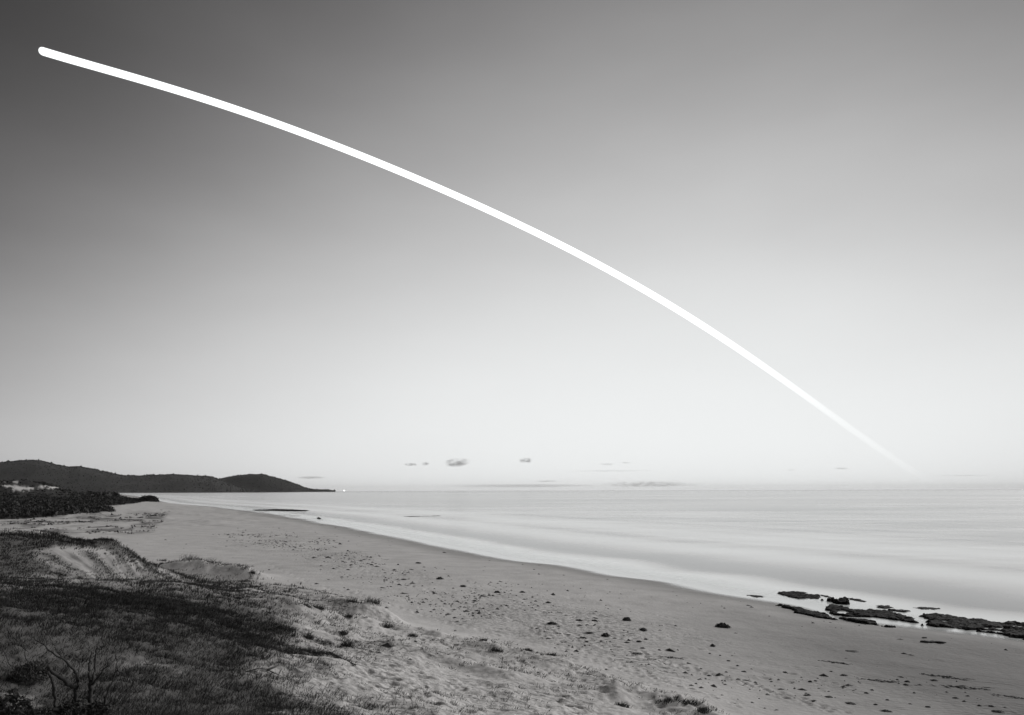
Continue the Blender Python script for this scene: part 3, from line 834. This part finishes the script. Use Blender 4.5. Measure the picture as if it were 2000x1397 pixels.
rock('reef_rock', 'sliver of rock between the leftmost wash rock and the humped rock', c6([(455,116),(560,129),(572,144),(480,132)]), .13, holes=0)
rock('reef_rock', 'tiny dark rock at the lip of the wash, farthest left of the near reef', [(1453,1159),(1470,1160.5),(1494,1163),(1490,1166),(1470,1164),(1455,1162.5)], .1, holes=.2)
rock('reef_rock', 'cracked flat rock patch showing through the wet sand below the shelves', c6([(1230,478),(1300,473),(1425,484),(1420,496),(1300,494),(1240,490)]), .1, z0=.75, holes=.5)
rock('reef_rock', 'tiny rock patch just above the cracked flat patch on wet sand', c6([(1222,446),(1260,442),(1292,448),(1280,455),(1230,454)]), .08, z0=.7, holes=.2)
rock('reef_rock', 'distant low dark reef off the far bend of the beach', [(490,996.2),(540,994.8),(575,995.4),(610,997),(600,998.8),(550,998.2),(500,997.6)], .35, res=.9, holes=.7, jag=4.0)
rock('reef_rock', 'long thin distant reef awash in the middle of the bay', [(780,1009.2),(800,1007.6),(830,1007.6),(862,1006.4),(868,1007.4),(835,1008.6),(800,1009.4)], .12, res=.5, holes=.8, jag=2.5)
rock('reef_rock', 'single small rock off the far waterline', [(618,1013),(622,1011.6),(627,1012.4),(626,1014),(620,1014)], .5, res=.4, holes=0)

# ------------------------------------------------------------------ seaweed on the beach
def mound_mesh(seed, flat=1.0):
    r = np.random.default_rng(seed); parts = []
    n, mrows = 18, 7
    co = [[0, 0, .47 * flat]]
    for i in range(1, mrows + 1):
        rr = i / mrows
        for k in range(n):
            an = 2 * math.pi * k / n
            w = 1 + .35 * float(fbm(np.array([math.cos(an) * 1.5 + seed]), np.array([math.sin(an) * 1.5]), 3, seed)[0])
            z = .5 * flat * (1 - rr ** 2.6) * (1 + .5 * float(fbm(np.array([rr * 4 + seed]), np.array([an * 1.3]), 3, seed + 3)[0])) - .05 * (i == mrows)
            co.append([math.cos(an) * rr * w * .5, math.sin(an) * rr * w * .5, z])
    t = [(0, 1 + k, 1 + (k + 1) % n) for k in range(n)]; q = []
    for i in range(mrows - 1):
        for k in range(n):
            a = 1 + i * n; q.append((a + k, a + n + k, a + n + (k + 1) % n, a + (k + 1) % n))
    parts.append((np.array(co), np.array(q), np.array(t)))
    for k in range(16):                                              # straps of kelp
        an = r.uniform(0, 6.28); p0 = np.array([math.cos(an), math.sin(an), 0]) * r.uniform(.05, .4)
        p0[2] = .5 * flat * (1 - (np.hypot(p0[0], p0[1]) * 2) ** 1.6) * .8
        d = np.array([math.cos(an + r.normal(0, .6)), math.sin(an + r.normal(0, .6)), 0]) * r.uniform(.2, .38)
        path = [p0, p0 + d * .5 + [0, 0, .12 * flat], np.array([p0[0] + d[0], p0[1] + d[1], .02])]
        parts.append(tube(path, [.035, .03, .012], 4))
    return mesh_np('seaweed', *[None] * 0, **dict(zip(('co', 'quads', 'tris'), merge(parts))), smooth=False)
def wrack_mesh(seed):
    """long ragged windrow of seaweed, unit length"""
    r = np.random.default_rng(seed); parts = []
    for k in range(46):
        t = r.uniform(-.5, .5); w = .10 * (1 - (2 * abs(t)) ** 2) + .02
        c = np.array([t, r.normal(0, w * .5), 0]); rad = r.uniform(.012, .05) * (1 - .6 * abs(2 * t))
        an = np.arange(6) * math.pi / 3; ax = r.uniform(1.5, 4.5); ro = r.normal(0, .35)
        ring = np.stack([np.cos(an) * rad * ax, np.sin(an) * rad, np.full(6, -.01)], 1) * r.uniform(.7, 1.2, (6, 1))
        ring = np.stack([ring[:, 0] * math.cos(ro) - ring[:, 1] * math.sin(ro), ring[:, 0] * math.sin(ro) + ring[:, 1] * math.cos(ro), ring[:, 2]], 1)
        co = np.concatenate([ring, [[0, 0, rad * r.uniform(.5, 1.0)]]]) + c
        parts.append((co, [], [(i, (i + 1) % 6, 6) for i in range(6)]))
    for k in range(14):
        t = r.uniform(-.5, .45); c = np.array([t, r.normal(0, .04), .012]); d = np.array([r.uniform(.06, .22), r.normal(0, .04), 0])
        parts.append(tube([c, c + d * .5 + [0, r.normal(0, .02), .015], c + d], [.006, .006, .003], 4))
    return mesh_np('wrack', **dict(zip(('co', 'quads', 'tris'), merge(parts))), smooth=False)
MOUNDS = [mound_mesh(s) for s in (3, 14, 25, 36, 47)]
WRACKS = [wrack_mesh(s) for s in (4, 15, 26)]
for m_ in MOUNDS + WRACKS: m_.materials.append(M_KELP)
def zat(x, y): return float(ground(np.array([float(x)]), np.array([float(y)]))[0][0])
def seaweed(u, v, w, h, label=None, group=None, tilt=0.0):
    if group: w, h = w * .75, h * .75
    x, y = pix(u, v, 1.7)
    for _ in range(4):
        x, y = pix(u, v, zat(x, y))
    z = zat(x, y); L = w / F * float(y)
    long_ = (h / max(w, 1e-6) < .17) and L > 1.0
    me_ = (WRACKS if long_ else MOUNDS)[rng.integers(0, 3 if long_ else 5)]
    o = link('seaweed_windrow' if long_ else 'seaweed_clump', me_, None, label=label, cat='seaweed', group=group, loc=(float(x), float(y), z - .01))
    dpt = min(L * (1.0 if long_ else .8), 3.5)
    o.rotation_euler = (0, 0, tilt if long_ else rng.uniform(-.5, .5))
    H = h / F * float(y)
    if long_:
        o.scale = (L * 1.05, L * 1.5, min(L * .9, 3.0))
    else:
        o.scale = (L, dpt, max(.12, min(H * 1.9, .7)))
    return o
def c4(x, y, w, h): return 900 + x * .3, 1040 + y * .3, w * .3, h * .3
def c3(x, y, w, h): return 400 + x * .3, 1040 + y * .3, w * .3, h * .3
def cr(x, y, w, h): return 1480 + x * .26, 1130 + y * .26, w * .26, h * .26
BIG = [(c4(1703,618,90,28), 'largest isolated seaweed mound on the bare sand left of the rocks'),
 (c4(1080,573,60,22), 'dark seaweed mound, left of the largest isolated one'),
 (c4(1182,637,56,16), 'flat seaweed mound just below and right of the dark mound mid beach'),
 (c4(1638,744,32,18), 'small upright seaweed lump straight below the largest isolated mound'),
 (c4(235,393,44,13), 'seaweed mound at the upper left of the tight small cluster mid beach'),
 (c4(400,392,38,10), 'flat seaweed clump directly above the tight small cluster mid beach'),
 (c4(568,460,34,10), 'seaweed clump at the right end of the tight small cluster'),
 (c4(768,575,48,9), 'left one of two flat seaweed clumps right of the cluster'),
 (c4(868,578,44,11), 'right one of two flat seaweed clumps right of the cluster'),
 (c4(590,597,66,15), 'broad low seaweed clump below the tight small cluster'),
 (c4(940,676,62,22), 'pale half-buried seaweed hump with a trailing strand'),
 (c4(838,658,56,11), 'seaweed clump just left of the pale half-buried hump'),
 (c4(1157,714,36,11), 'seaweed lump right of the pale half-buried hump'),
 (c4(1202,698,28,9), 'little seaweed lump up and right beside the hump lump'),
 (c4(798,690,38,10), 'seaweed lump below and left of the pale half-buried hump'),
 (c4(1348,814,190,22), 'long thick seaweed windrow by the dune foot at the lower middle'),
 (c4(1140,790,74,8), 'thin seaweed strip left of the long thick windrow'),
 (c3(1528,305,48,15), 'seaweed mound nearest the water, left of a similar row of mounds'),
 (c3(1680,355,44,13), 'second seaweed mound along the row running right from the water'),
 (c3(1388,202,38,9), 'flat seaweed clump highest up near the waterline at mid beach'),
 (c3(1295,308,38,7), 'flat seaweed clump at the foot of the slanting trail of scraps'),
 (c3(1168,177,50,5), 'thin flat seaweed strip left of the highest clump by the waterline'),
 (c3(880,78,22,8), 'rightmost seaweed lump of the far dark patch on the upper beach'),
 (cr(570,633,230,15), 'long narrow dark seaweed streak alone on the sand below the rocks'),
 (cr(700,548,100,6), 'faint short seaweed streak above the long narrow streak'),
 (cr(890,768,270,16), 'ragged seaweed windrow along the drift line at the lower right'),
 (cr(1390,740,320,13), 'slanting seaweed streak beside the rippled sand at the right'),
 (cr(1500,820,400,32), 'largest spread-out seaweed heap at the lower right, with trailing straps'),
 (cr(1900,890,230,18), 'seaweed streak at the right edge, below the spread-out heap'),
 (cr(640,730,54,11), 'seaweed lump left of the ragged windrow at the lower right'),
 (cr(1120,778,44,13), 'round dark seaweed lump at the right end of the ragged windrow'),
 (cr(1320,768,56,11), 'seaweed lump just below the slanting streak by the rippled sand'),
 (cr(1800,1005,90,15), 'seaweed heap lowest down at the right corner of the beach')]
TILT = {23: -.75, 24: -.7, 25: -.35, 26: -.75, 27: -.35, 28: -.6, 15: -.5}
for i, (a_, lb) in enumerate(BIG): seaweed(*a_, label=lb, tilt=TILT.get(i, -.2))
G1 = ('small seaweed clump in the tight cluster at mid beach', 'small clumps in the tight cluster')
for a_ in [(485,450,30,9),(465,422,18,6),(600,480,15,5),(345,447,17,6),(430,435,13,5),(455,457,15,5),(470,475,13,5),(500,480,22,7),(440,478,14,5),(465,490,15,5),(485,505,16,5),(415,510,14,5),(180,404,20,5),(120,407,10,4),(310,423,12,5),(400,460,16,4)]:
    seaweed(*c4(*a_), *G1)
G2 = ('small seaweed scrap among the far scatter on the upper beach', 'scraps of the far scatter')
for a_ in [(810,73,15,6),(780,68,14,5),(735,65,24,6),(735,76,22,5),(700,62,12,5),(780,80,13,5),(930,122,22,9),(962,134,12,4),(1015,188,32,9),(965,195,44,6),(952,213,32,7),(1085,213,38,9),(1110,205,20,5),(1257,211,20,8),(1425,227,28,6),(1432,249,14,4),(932,245,38,7),(1018,222,22,6),(1170,208,10,6),(1340,242,34,4),(1320,262,34,4),(1300,278,26,5),(1350,244,26,4),(418,245,20,6)]:
    seaweed(*c3(*a_), *G2)
G3 = ('small seaweed lump in the middle band of the beach below the mounds', 'lumps of the middle band')
for a_ in [(820,604,36,6),(873,603,22,8),(1085,650,18,7),(1080,718,54,7),(1618,790,22,7),(1685,803,20,7),(1485,858,42,8),(1560,890,26,7),(1615,935,38,11),(1290,767,30,6),(1725,912,26,8),(700,668,40,7),(640,660,36,7),(560,695,22,5),(910,710,24,9),(1000,690,40,5),(1180,755,50,7),(1410,768,20,5),(1740,838,36,5),(1800,870,26,8),(1840,908,50,8),(1060,640,14,4)]:
    seaweed(*c4(*a_), *G3)
G4 = ('small seaweed scrap along the drift line at the lower right', 'scraps along the lower right drift line')
for a_ in [(1045,762,30,7),(1055,790,20,6),(1275,968,55,13),(970,915,38,8),(1750,962,58,8),(1575,885,38,9),(1480,900,60,7),(855,840,42,7),(548,702,34,6),(430,772,34,8),(390,778,44,16),(360,880,70,12),(530,892,90,12),(420,922,50,9),(690,940,110,14),(960,1000,110,18),(1660,958,40,8),(880,950,44,7),(200,706,50,8),(1170,862,30,5),(1490,775,14,5),(810,862,50,6),(1545,925,40,6),(1620,832,22,5)]:
    seaweed(*cr(*a_), *G4)

# scattered scraps of dried weed too small to count
def debris():
    X = rng.uniform(-75, 48, 80000); Y = np.concatenate([rng.uniform(34, 90, 36000), rng.uniform(60, 260, 44000)])
    Zr = rbf(X, Y); u, v = to_px(X, Y, Zr)
    n = fbm(X / 5, Y / 8, 4, 181)
    D = .8 * soft(u, v, P_WRACK, 14) * sstep(-.15, .6, n) + .3 * soft(u, v, P_SLOPE, 10) * sstep(0, .6, n) + .02
    D = D + .8 * soft(u, v, [(420,1040),(520,1040),(640,1055),(700,1078),(760,1110),(700,1110),(600,1075),(470,1062)], 8) * sstep(-.2, .3, n)
    k = (D > rng.uniform(0, 1, len(X))) & (u > -100) & (u < 2100)
    X, Y = X[k], Y[k]; Z, d, b = ground(X, Y); k = d > 5; X, Y, Z = X[k], Y[k], Z[k]; N = len(X)
    s = rng.gamma(2.0, .045, N).clip(.03, .4) * (1 + Y / 220); an = rng.uniform(0, 6.28, N)
    R = np.arange(5) * 2 * math.pi / 5
    el = rng.uniform(.25, .8, N)
    ox = np.cos(R)[None] * s[:, None] * rng.uniform(.6, 1.2, (N, 5)); oy = np.sin(R)[None] * (s * el)[:, None] * rng.uniform(.6, 1.2, (N, 5))
    co = np.empty((N, 6, 3))
    co[:, :5, 0] = X[:, None] + ox * np.cos(an)[:, None] - oy * np.sin(an)[:, None]; co[:, :5, 1] = Y[:, None] + ox * np.sin(an)[:, None] + oy * np.cos(an)[:, None]
    co[:, :5, 2] = (Z - .01)[:, None]; co[:, 5] = np.stack([X, Y, Z + s * rng.uniform(.15, .45, N)], 1)
    t = np.array([(i, (i + 1) % 5, 5) for i in range(5)])[None] + (np.arange(N) * 6)[:, None, None]
    link('beach_litter', mesh_np('beach_litter', co.reshape(-1, 3), tris=t.reshape(-1, 3), smooth=False), M_SCRAP, label='tiny dark scraps of weed strewn over the sand', cat='litter', kind='stuff')
debris()
def flat_patches():
    """low creeping plants on the far sand flat"""
    X = rng.uniform(-190, -60, 9000); Y = rng.uniform(150, 420, 9000)
    Z, d, b = ground(X, Y); u, v = to_px(X, Y, Z)
    D = soft(u, v, P_FLAT, 6) * sstep(-.2, .4, fbm(X / 7, Y / 14, 4, 191, .6))
    k = D > rng.uniform(0.05, 1, len(X)); P = np.stack([X, Y, Z], 1)[k]
    R = rng.uniform(.3, .9, len(P))
    C, Q, T = leaf_clumps(P, R, 12, R * .4, 34, .2)
    link('creeping_plants', mesh_np('creeping_plants', C, tris=T, smooth=False), M_SCRUB, label='dark mats of creeping plants on the far sand flat', cat='plants', kind='stuff')
flat_patches()

# ------------------------------------------------------------------ single tufts on the dune
def tuft(u, v, w, h, label, z0):
    x, y = pix(u, v, z0)
    for _ in range(4): x, y = pix(u, v, zat(x, y))
    z = zat(x, y); r = np.random.default_rng(int(u * 7 + v)); wd = w / F * float(y); hh = h / F * float(y)
    n = 34; P = np.stack([r.normal(0, wd * .19, n), r.normal(0, wd * .12, n), np.zeros(n)], 1)
    gz, _, _ = ground(P[:, 0] + float(x), P[:, 1] + float(y)); P[:, 2] = gz - z
    C, Q, T = blades(P, np.full(n, hh) * r.uniform(.4, 1.15, n), 5, .03, .12, .8, int(u + v), (.25, 0))
    link('grass_tuft', mesh_np('grass_tuft', C, quads=Q, tris=T, smooth=False), M_SPRIG, label=label, cat='grass tuft', loc=(float(x), float(y), z))
for a_ in [(755,1226,30,12,'dark grass tuft at the foot of the scarped grassy knoll',3.0),(806,1243,18,9,'small round grass tuft right of the tuft below the knoll',2.8),
           (968,1272,36,12,'dark grass tuft on the dune edge, lower middle, largest of three',2.6),(1030,1276,14,8,'small grass tuft just right of the largest dune edge tuft',2.6),
           (1077,1281,24,9,'grass tuft at the right end of the dune edge row of three',2.6),(942,1252,10,7,'tiny lone grass tuft on a sand point above the dune edge row',2.5),
           (598,1193,18,7,'left one of two dark grass tufts on the upper dune shoulder',5.0),(622,1190,26,11,'right one of two dark grass tufts on the upper dune shoulder',4.8),
           (678,1206,22,10,'grass tuft on the ridge right of the shoulder pair',4.2),(676,1262,22,14,'bushy grass sprig in the middle of the sandy slope',5.0),
           (670,1240,16,12,'grass sprig just above the bushy one on the sandy slope',5.0),(601,1248,16,12,'grass sprig at the edge of the dense dune grass',5.4)]:
    tuft(*a_)
for a_ in [(724,1184,56,17,'thick dark grass capping the scarp of the sandy knoll',4.2),(692,1174,40,11,'grass on the crest left of the scarp of the sandy knoll',4.0),
           (372,1094,44,15,'tallest dark grass on the crest of the small dune spit',4.0),(404,1100,40,14,'dark grass just right of the tallest clump on the dune spit',3.9),(440,1106,34,9,'low grass midway along the dune spit crest',3.6),
           (476,1118,26,8,'low grass near the tip of the dune spit',3.1),(493,1129,10,7,'last small grass tuft at the very tip of the dune spit',2.7),(318,1096,26,6,'low grass at the left end of the dune spit',3.4),
           (1345,1376,60,13,'thick grass on the rounded sand mound at the bottom edge',3.2),(1300,1370,60,10,'low grass on the left flank of the bottom edge mound',3.2),(1372,1392,34,12,'grass at the seaward end of the bottom edge mound',3.2),(1215,1378,30,9,'thin grass left of the bottom edge mound',3.2)]:
    tuft(*a_)

# ------------------------------------------------------------------ bare shrub in the lower left corner
def bare_shrub():
    Y0 = 15.6
    def W(u, v, dy=0.0):
        X_, Z_ = pixY(u, v, Y0 + dy); return np.array([float(X_), Y0 + dy, float(Z_)])
    base = W(165, 1400); base[2] = zat(base[0], base[1])
    root = link('bare_shrub', None, label='leafless twisted shrub in the lower left corner, bare grey branches', cat='shrub', loc=tuple(base))
    def br(nm, pts, r0, r1, wig=.012):
        P = np.array([W(*p) for p in pts])
        tt = np.linspace(0, 1, len(P)); t2 = np.linspace(0, 1, len(P) * 4)
        Q_ = np.stack([np.interp(t2, tt, P[:, k]) for k in range(3)], 1)
        Q_[1:-1] += rng.normal(0, wig, (len(Q_) - 2, 3)); Q_ -= base
        c_, q_, tr = tube(Q_, np.linspace(r0, r1, len(Q_)) * (1 + .12 * rng.normal(0, 1, len(Q_))), 7)
        return link(nm, mesh_np(nm, c_, quads=q_, tris=tr), M_BARK, parent=root)
    br('trunk', [(170,1425,.1),(174,1385,.05),(175,1359),(177,1333)], .055, .04)
    br('branch', [(140,1425),(146,1385),(148,1347),(135,1338,-.1),(123,1329,-.2),(100,1311,-.4),(92,1302,-.5)], .045, .034)
    br('branch', [(148,1350),(152,1338),(151,1319),(143,1307,-.1),(126,1291,-.2),(100,1273,-.2),(80,1257,-.1),(60,1244,0)], .036, .008)
    br('branch', [(112,1425),(108,1389),(103,1340,-.1),(101,1326,-.1),(93,1314,-.2)], .034, .02)
    br('branch', [(177,1333),(173,1320),(173,1297,.1),(178,1274,.2)], .034, .012)
    br('branch', [(177,1335),(185,1311,.1),(186,1277,.2),(188,1262,.2)], .03, .01)
    br('branch', [(177,1338),(200,1311,-.2),(212,1294,-.3)], .022, .008)
    br('branch', [(180,1334),(203,1322,.2),(222,1314,.3)], .016, .008)
    b6 = br('branch', [(196,1425,-.3),(199,1396,-.3),(206,1359,-.3),(222,1319,-.2),(229,1309,-.2),(225,1277,-.1)], .032, .009)
    br('twig', [(229,1309,-.2),(242,1283,-.1)], .01, .004); br('twig', [(229,1309,-.2),(240,1314,0)], .01, .004)
    br('twig', [(126,1291,-.2),(110,1270,0),(98,1248,.2),(84,1232,.3)], .012, .005)
    br('twig', [(151,1319),(156,1300,.3),(147,1278,.5)], .014, .005)
    br('twig', [(33,1234,1),(48,1270,.8),(54,1296,.6),(66,1315,.5)], .010, .012)
    br('twig', [(0,1255,1),(12,1285,.8),(30,1312,.6),(40,1322,.5)], .010, .010)
    br('twig', [(0,1300,.2),(16,1316,.1),(30,1326,0)], .008, .008)
    for k in range(34):
        u0 = rng.uniform(20, 240); v0 = rng.uniform(1240, 1345); an = rng.uniform(-2.9, -.2); L_ = rng.uniform(14, 36)
        br('twig', [(u0, v0, rng.uniform(0, .8)), (u0 + math.cos(an) * L_ * .5, v0 + math.sin(an) * L_ * .4, rng.uniform(0, .8)), (u0 + math.cos(an) * L_, v0 + math.sin(an) * L_, rng.uniform(0, .8))], .006, .003, .008)
bare_shrub()

def leafy_plant(u, v, rx, rz, label, seed, Yd=14.6, n=260):
    X_, Z_ = pixY(u, v, Yd); z = zat(X_, Yd)
    shrub_thing('leafy_plant', label, 'plant', (float(X_), Yd, z), rx, rx * .8, rz, n * 4, .05, M_BUSH, seed, 4, None)
leafy_plant(20, 1390, .42, .42, 'low leafy plant in the very corner, left of the bare shrub', 61)
leafy_plant(75, 1397, .34, .34, 'low leafy plant between the corner and the bare shrub', 62, 14.2)
leafy_plant(140, 1388, .42, .42, 'leafy undergrowth at the left foot of the bare shrub', 63, 15.0)
leafy_plant(185, 1384, .36, .40, 'leafy undergrowth at the right foot of the bare shrub', 64, 15.2)
leafy_plant(54, 1246, .40, .42, 'dark round leafy bush behind the bare shrub branches', 65, 17.5)

# driftwood on the slope
def stick(name, label, paths, r0):
    root = None; n0 = None
    P = []
    for pts in paths:
        L_ = []
        for u, v in pts:
            x, y = pix(u, v, 5.0)
            for _ in range(5): x, y = pix(u, v, zat(x, y))
            L_.append([float(x), float(y), zat(x, y) + r0 * 1.2])
        P.append(np.array(L_))
    o0 = P[0][0].copy()
    if len(P) == 1:
        c_, q_, t_ = tube(P[0] - o0, np.linspace(r0, r0 * .5, len(P[0])), 7)
        link(name, mesh_np(name, c_, quads=q_, tris=t_), M_WOOD, label=label, cat='driftwood', loc=tuple(o0)); return
    root = link(name, None, label=label, cat='driftwood', loc=tuple(o0))
    for k, p_ in enumerate(P):
        c_, q_, t_ = tube(p_ - o0, np.linspace(r0, r0 * .5, len(p_)) * (1 if k == 0 else .6), 6)
        link('limb' if k == 0 else 'side_branch', mesh_np('limb', c_, quads=q_, tris=t_), M_WOOD, parent=root)
stick('driftwood_stick', 'straight dark driftwood stick lying on the sandy slope', [[(642,1277),(655,1284),(672,1294),(694,1305)]], .045)
stick('driftwood_branch', 'forked bare branch lying at the edge of the dense dune grass', [[(522,1310),(538,1300),(552,1288),(561,1275)],[(561,1275),(568,1282),(573,1291)],[(480,1315),(505,1311),(522,1310)],[(522,1310),(535,1318),(548,1322)]], .035)

# ------------------------------------------------------------------ boat with a masthead light near the horizon
def boat():
    Yb = 8200.0; X_ = (672.5 - 1000) / F * Yb
    root = link('fishing_boat', None, label='tiny distant boat with a bright light just right of the headland tip', cat='boat', loc=(X_, Yb, 0))
    secs = []; n = 9
    for s in np.linspace(-1, 1, 13):
        w = 3.4 * (1 - max(0, s) ** 2.4) + .05; w *= 1 if s > -.9 else .85; dk = 2.4 + 1.4 * max(0, s) ** 2
        for k in range(n):
            a = math.pi * k / (n - 1); secs.append([s * 11, -math.cos(a) * w, dk - (dk + .8) * math.sin(a) ** .7])
    q = grid_quads(13, n); dq = [(i * n, (i + 1) * n, (i + 1) * n + n - 1, i * n + n - 1) for i in range(12)]
    link('hull', mesh_np('hull', np.array(secs), quads=np.concatenate([q, np.array(dq)])), M_HULL, parent=root)
    bm = bmesh.new(); bmesh.ops.create_cube(bm, size=1); bmesh.ops.scale(bm, vec=(6, 4, 3.4), verts=bm.verts); bmesh.ops.translate(bm, vec=(-2, 0, 4.0), verts=bm.verts)
    bmesh.ops.bevel(bm, geom=bm.edges[:], offset=.35, segments=2, affect='EDGES'); me_ = bpy.data.meshes.new('cabin'); bm.to_mesh(me_); bm.free()
    link('cabin', me_, M_HULL, parent=root)
    c_, q_, t_ = tube([[-1, 0, 5.5], [-1, 0, 9], [-1, 0, 15]], [.25, .2, .15], 6); link('mast', mesh_np('mast', c_, quads=q_, tris=t_), M_HULL, parent=root)
    bm = bmesh.new(); bmesh.ops.create_icosphere(bm, subdivisions=2, radius=4.2); bmesh.ops.translate(bm, vec=(-1, 0, 16), verts=bm.verts); me_ = bpy.data.meshes.new('lamp'); bm.to_mesh(me_); bm.free()
    m, n_, l, p = new_mat('lamp_light'); p.inputs['Emission Color'].default_value = (1, 1, 1, 1); p.inputs['Emission Strength'].default_value = 9.0
    link('lamp', me_, m, parent=root)
boat()

# ------------------------------------------------------------------ clouds
def cloud(label, u, v, w, h, dens, seed, Yc=64000.0, albedo=.55, depth=.5, skew=0.0, thr=.45, group=None):
    X_, Z_ = pixY(u, v, Yc); rx = w * .5 / F * Yc; rz = h * .5 / F * Yc; ry_ = max(rx * depth, rz)
    bm = bmesh.new(); bmesh.ops.create_icosphere(bm, subdivisions=4, radius=1.0)
    C = np.array([tuple(q.co) for q in bm.verts])
    lump = 1 + .25 * fbm(C[:, 0] * 3 + seed, C[:, 1] * 3 + C[:, 2] * 2, 3, seed)
    for q, s_ in zip(bm.verts, lump):
        c = q.co * float(s_); q.co = (c.x * rx + c.z * skew * rz, c.y * ry_, c.z * rz)
    me_ = bpy.data.meshes.new('cloud'); bm.to_mesh(me_); bm.free()
    m, n, l, p = new_mat('cloud_%d' % seed); n.remove(p)
    pv_ = n.new('ShaderNodeVolumePrincipled'); pv_.inputs['Color'].default_value = (albedo, albedo, albedo, 1)
    tc = n.new('ShaderNodeTexCoord')
    mp = n.new('ShaderNodeMapping'); mp.inputs['Scale'].default_value = (2.2 / min(rx, rz * 3.2), 2.2 / min(ry_, rz * 4), 1.3 / rz); mp.inputs['Location'].default_value = (seed * 1.7, seed, 0)
    l.new(tc.outputs['Object'], mp.inputs['Vector'])
    t = n.new('ShaderNodeTexNoise'); t.inputs['Scale'].default_value = .9; t.inputs['Detail'].default_value = 4; mp.inputs['Rotation'].default_value = (0, .35, 0); l.new(mp.outputs[0], t.inputs['Vector'])
    # fade towards the rim
    mp2 = n.new('ShaderNodeMapping'); mp2.inputs['Scale'].default_value = (1 / rx, 1 / ry_, 1 / rz); l.new(tc.outputs['Object'], mp2.inputs['Vector'])
    ln = n.new('ShaderNodeVectorMath'); ln.operation = 'LENGTH'; l.new(mp2.outputs[0], ln.inputs[0])
    f = n.new('ShaderNodeMapRange'); f.inputs[1].default_value = 1.05; f.inputs[2].default_value = .45; l.new(ln.outputs['Value'], f.inputs[0])
    f2 = n.new('ShaderNodeMapRange'); f2.inputs[1].default_value = thr; f2.inputs[2].default_value = thr + .22; l.new(t.outputs[0], f2.inputs[0])
    mu = n.new('ShaderNodeMath'); mu.operation = 'MULTIPLY'; l.new(f.outputs[0], mu.inputs[0]); l.new(f2.outputs[0], mu.inputs[1])
    mu2 = n.new('ShaderNodeMath'); mu2.operation = 'MULTIPLY'; l.new(mu.outputs[0], mu2.inputs[0]); mu2.inputs[1].default_value = dens / ry_
    l.new(mu2.outputs[0], pv_.inputs['Density']); l.new(pv_.outputs[0], n['Material Output'].inputs['Volume'])
    link('cloud', me_, m, label=label, cat='cloud', group=group, loc=(float(X_), Yc, float(Z_)))
cloud('largest ragged grey cloud above the middle of the horizon', 893, 903.5, 56, 20, 1.5, 3, skew=1.6, thr=.42)
cloud('flat small grey cloud, farthest left of the short row beside the ragged cloud', 802, 907.5, 30, 6, 1.8, 5)
cloud('small wispy cloud immediately left of the ragged cloud', 831, 906, 20, 8, 1.3, 6, skew=1.0)
cloud('small square grey cloud right of the ragged cloud', 1027, 899.5, 30, 12, 1.6, 7)
cloud('thin long flat cloud just right of the headland', 608, 933, 60, 6, .7, 8, thr=.35)
cloud('thin slanting cloud right of centre, left one of a pair', 1184, 907, 34, 5, .7, 9, skew=2.0)
cloud('tiny flat cloud right of the thin slanting cloud', 1222, 904, 20, 4, .7, 10)
cloud('small flat cloud low at the right below the moon trail', 1643, 915, 30, 4.5, .9, 11)
cloud('tiny faint cloud left of the small flat cloud at the right', 1545, 918, 18, 3, .6, 12)
cloud('thin flat cloud streak just above the horizon at the centre', 1068, 940, 52, 3, .6, 13, thr=.35)
cloud('very long hair-thin cloud streak under the slanting pair', 1190, 920, 190, 2.4, .45, 14, thr=.4)
cloud('long low cumulus bank on the horizon right of centre', 1268, 946, 220, 13, 1.0, 15, Yc=68000., albedo=.9, depth=.15, thr=.42)
cloud('pale low haze bank on the horizon left of the cumulus bank', 1020, 949, 330, 8, .45, 16, Yc=70000., albedo=.8, depth=.15, thr=.3)
cloud('bright broken streak of cloud low at the far right', 1880, 929, 120, 4, .9, 17, albedo=.97, thr=.5)

# ------------------------------------------------------------------ sea haze
bm = bmesh.new(); bmesh.ops.create_cube(bm, size=1.0)
bmesh.ops.scale(bm, vec=(720000, 122000, 1), verts=bm.verts)
for q_ in bm.verts: q_.co.z = 372.0 if q_.co.z > 0 else -6.0
me_ = bpy.data.meshes.new('haze'); bm.to_mesh(me_); bm.free()
m_, n_, l_, p_ = new_mat('sea_haze'); n_.remove(p_)
hv = n_.new('ShaderNodeVolumePrincipled'); hv.inputs['Color'].default_value = (.9, .9, .9, 1); hv.inputs['Density'].default_value = 0.7e-5
l_.new(hv.outputs[0], n_['Material Output'].inputs['Volume'])
link('haze', me_, m_, label='thin pale sea haze in the air', cat='haze', kind='stuff')
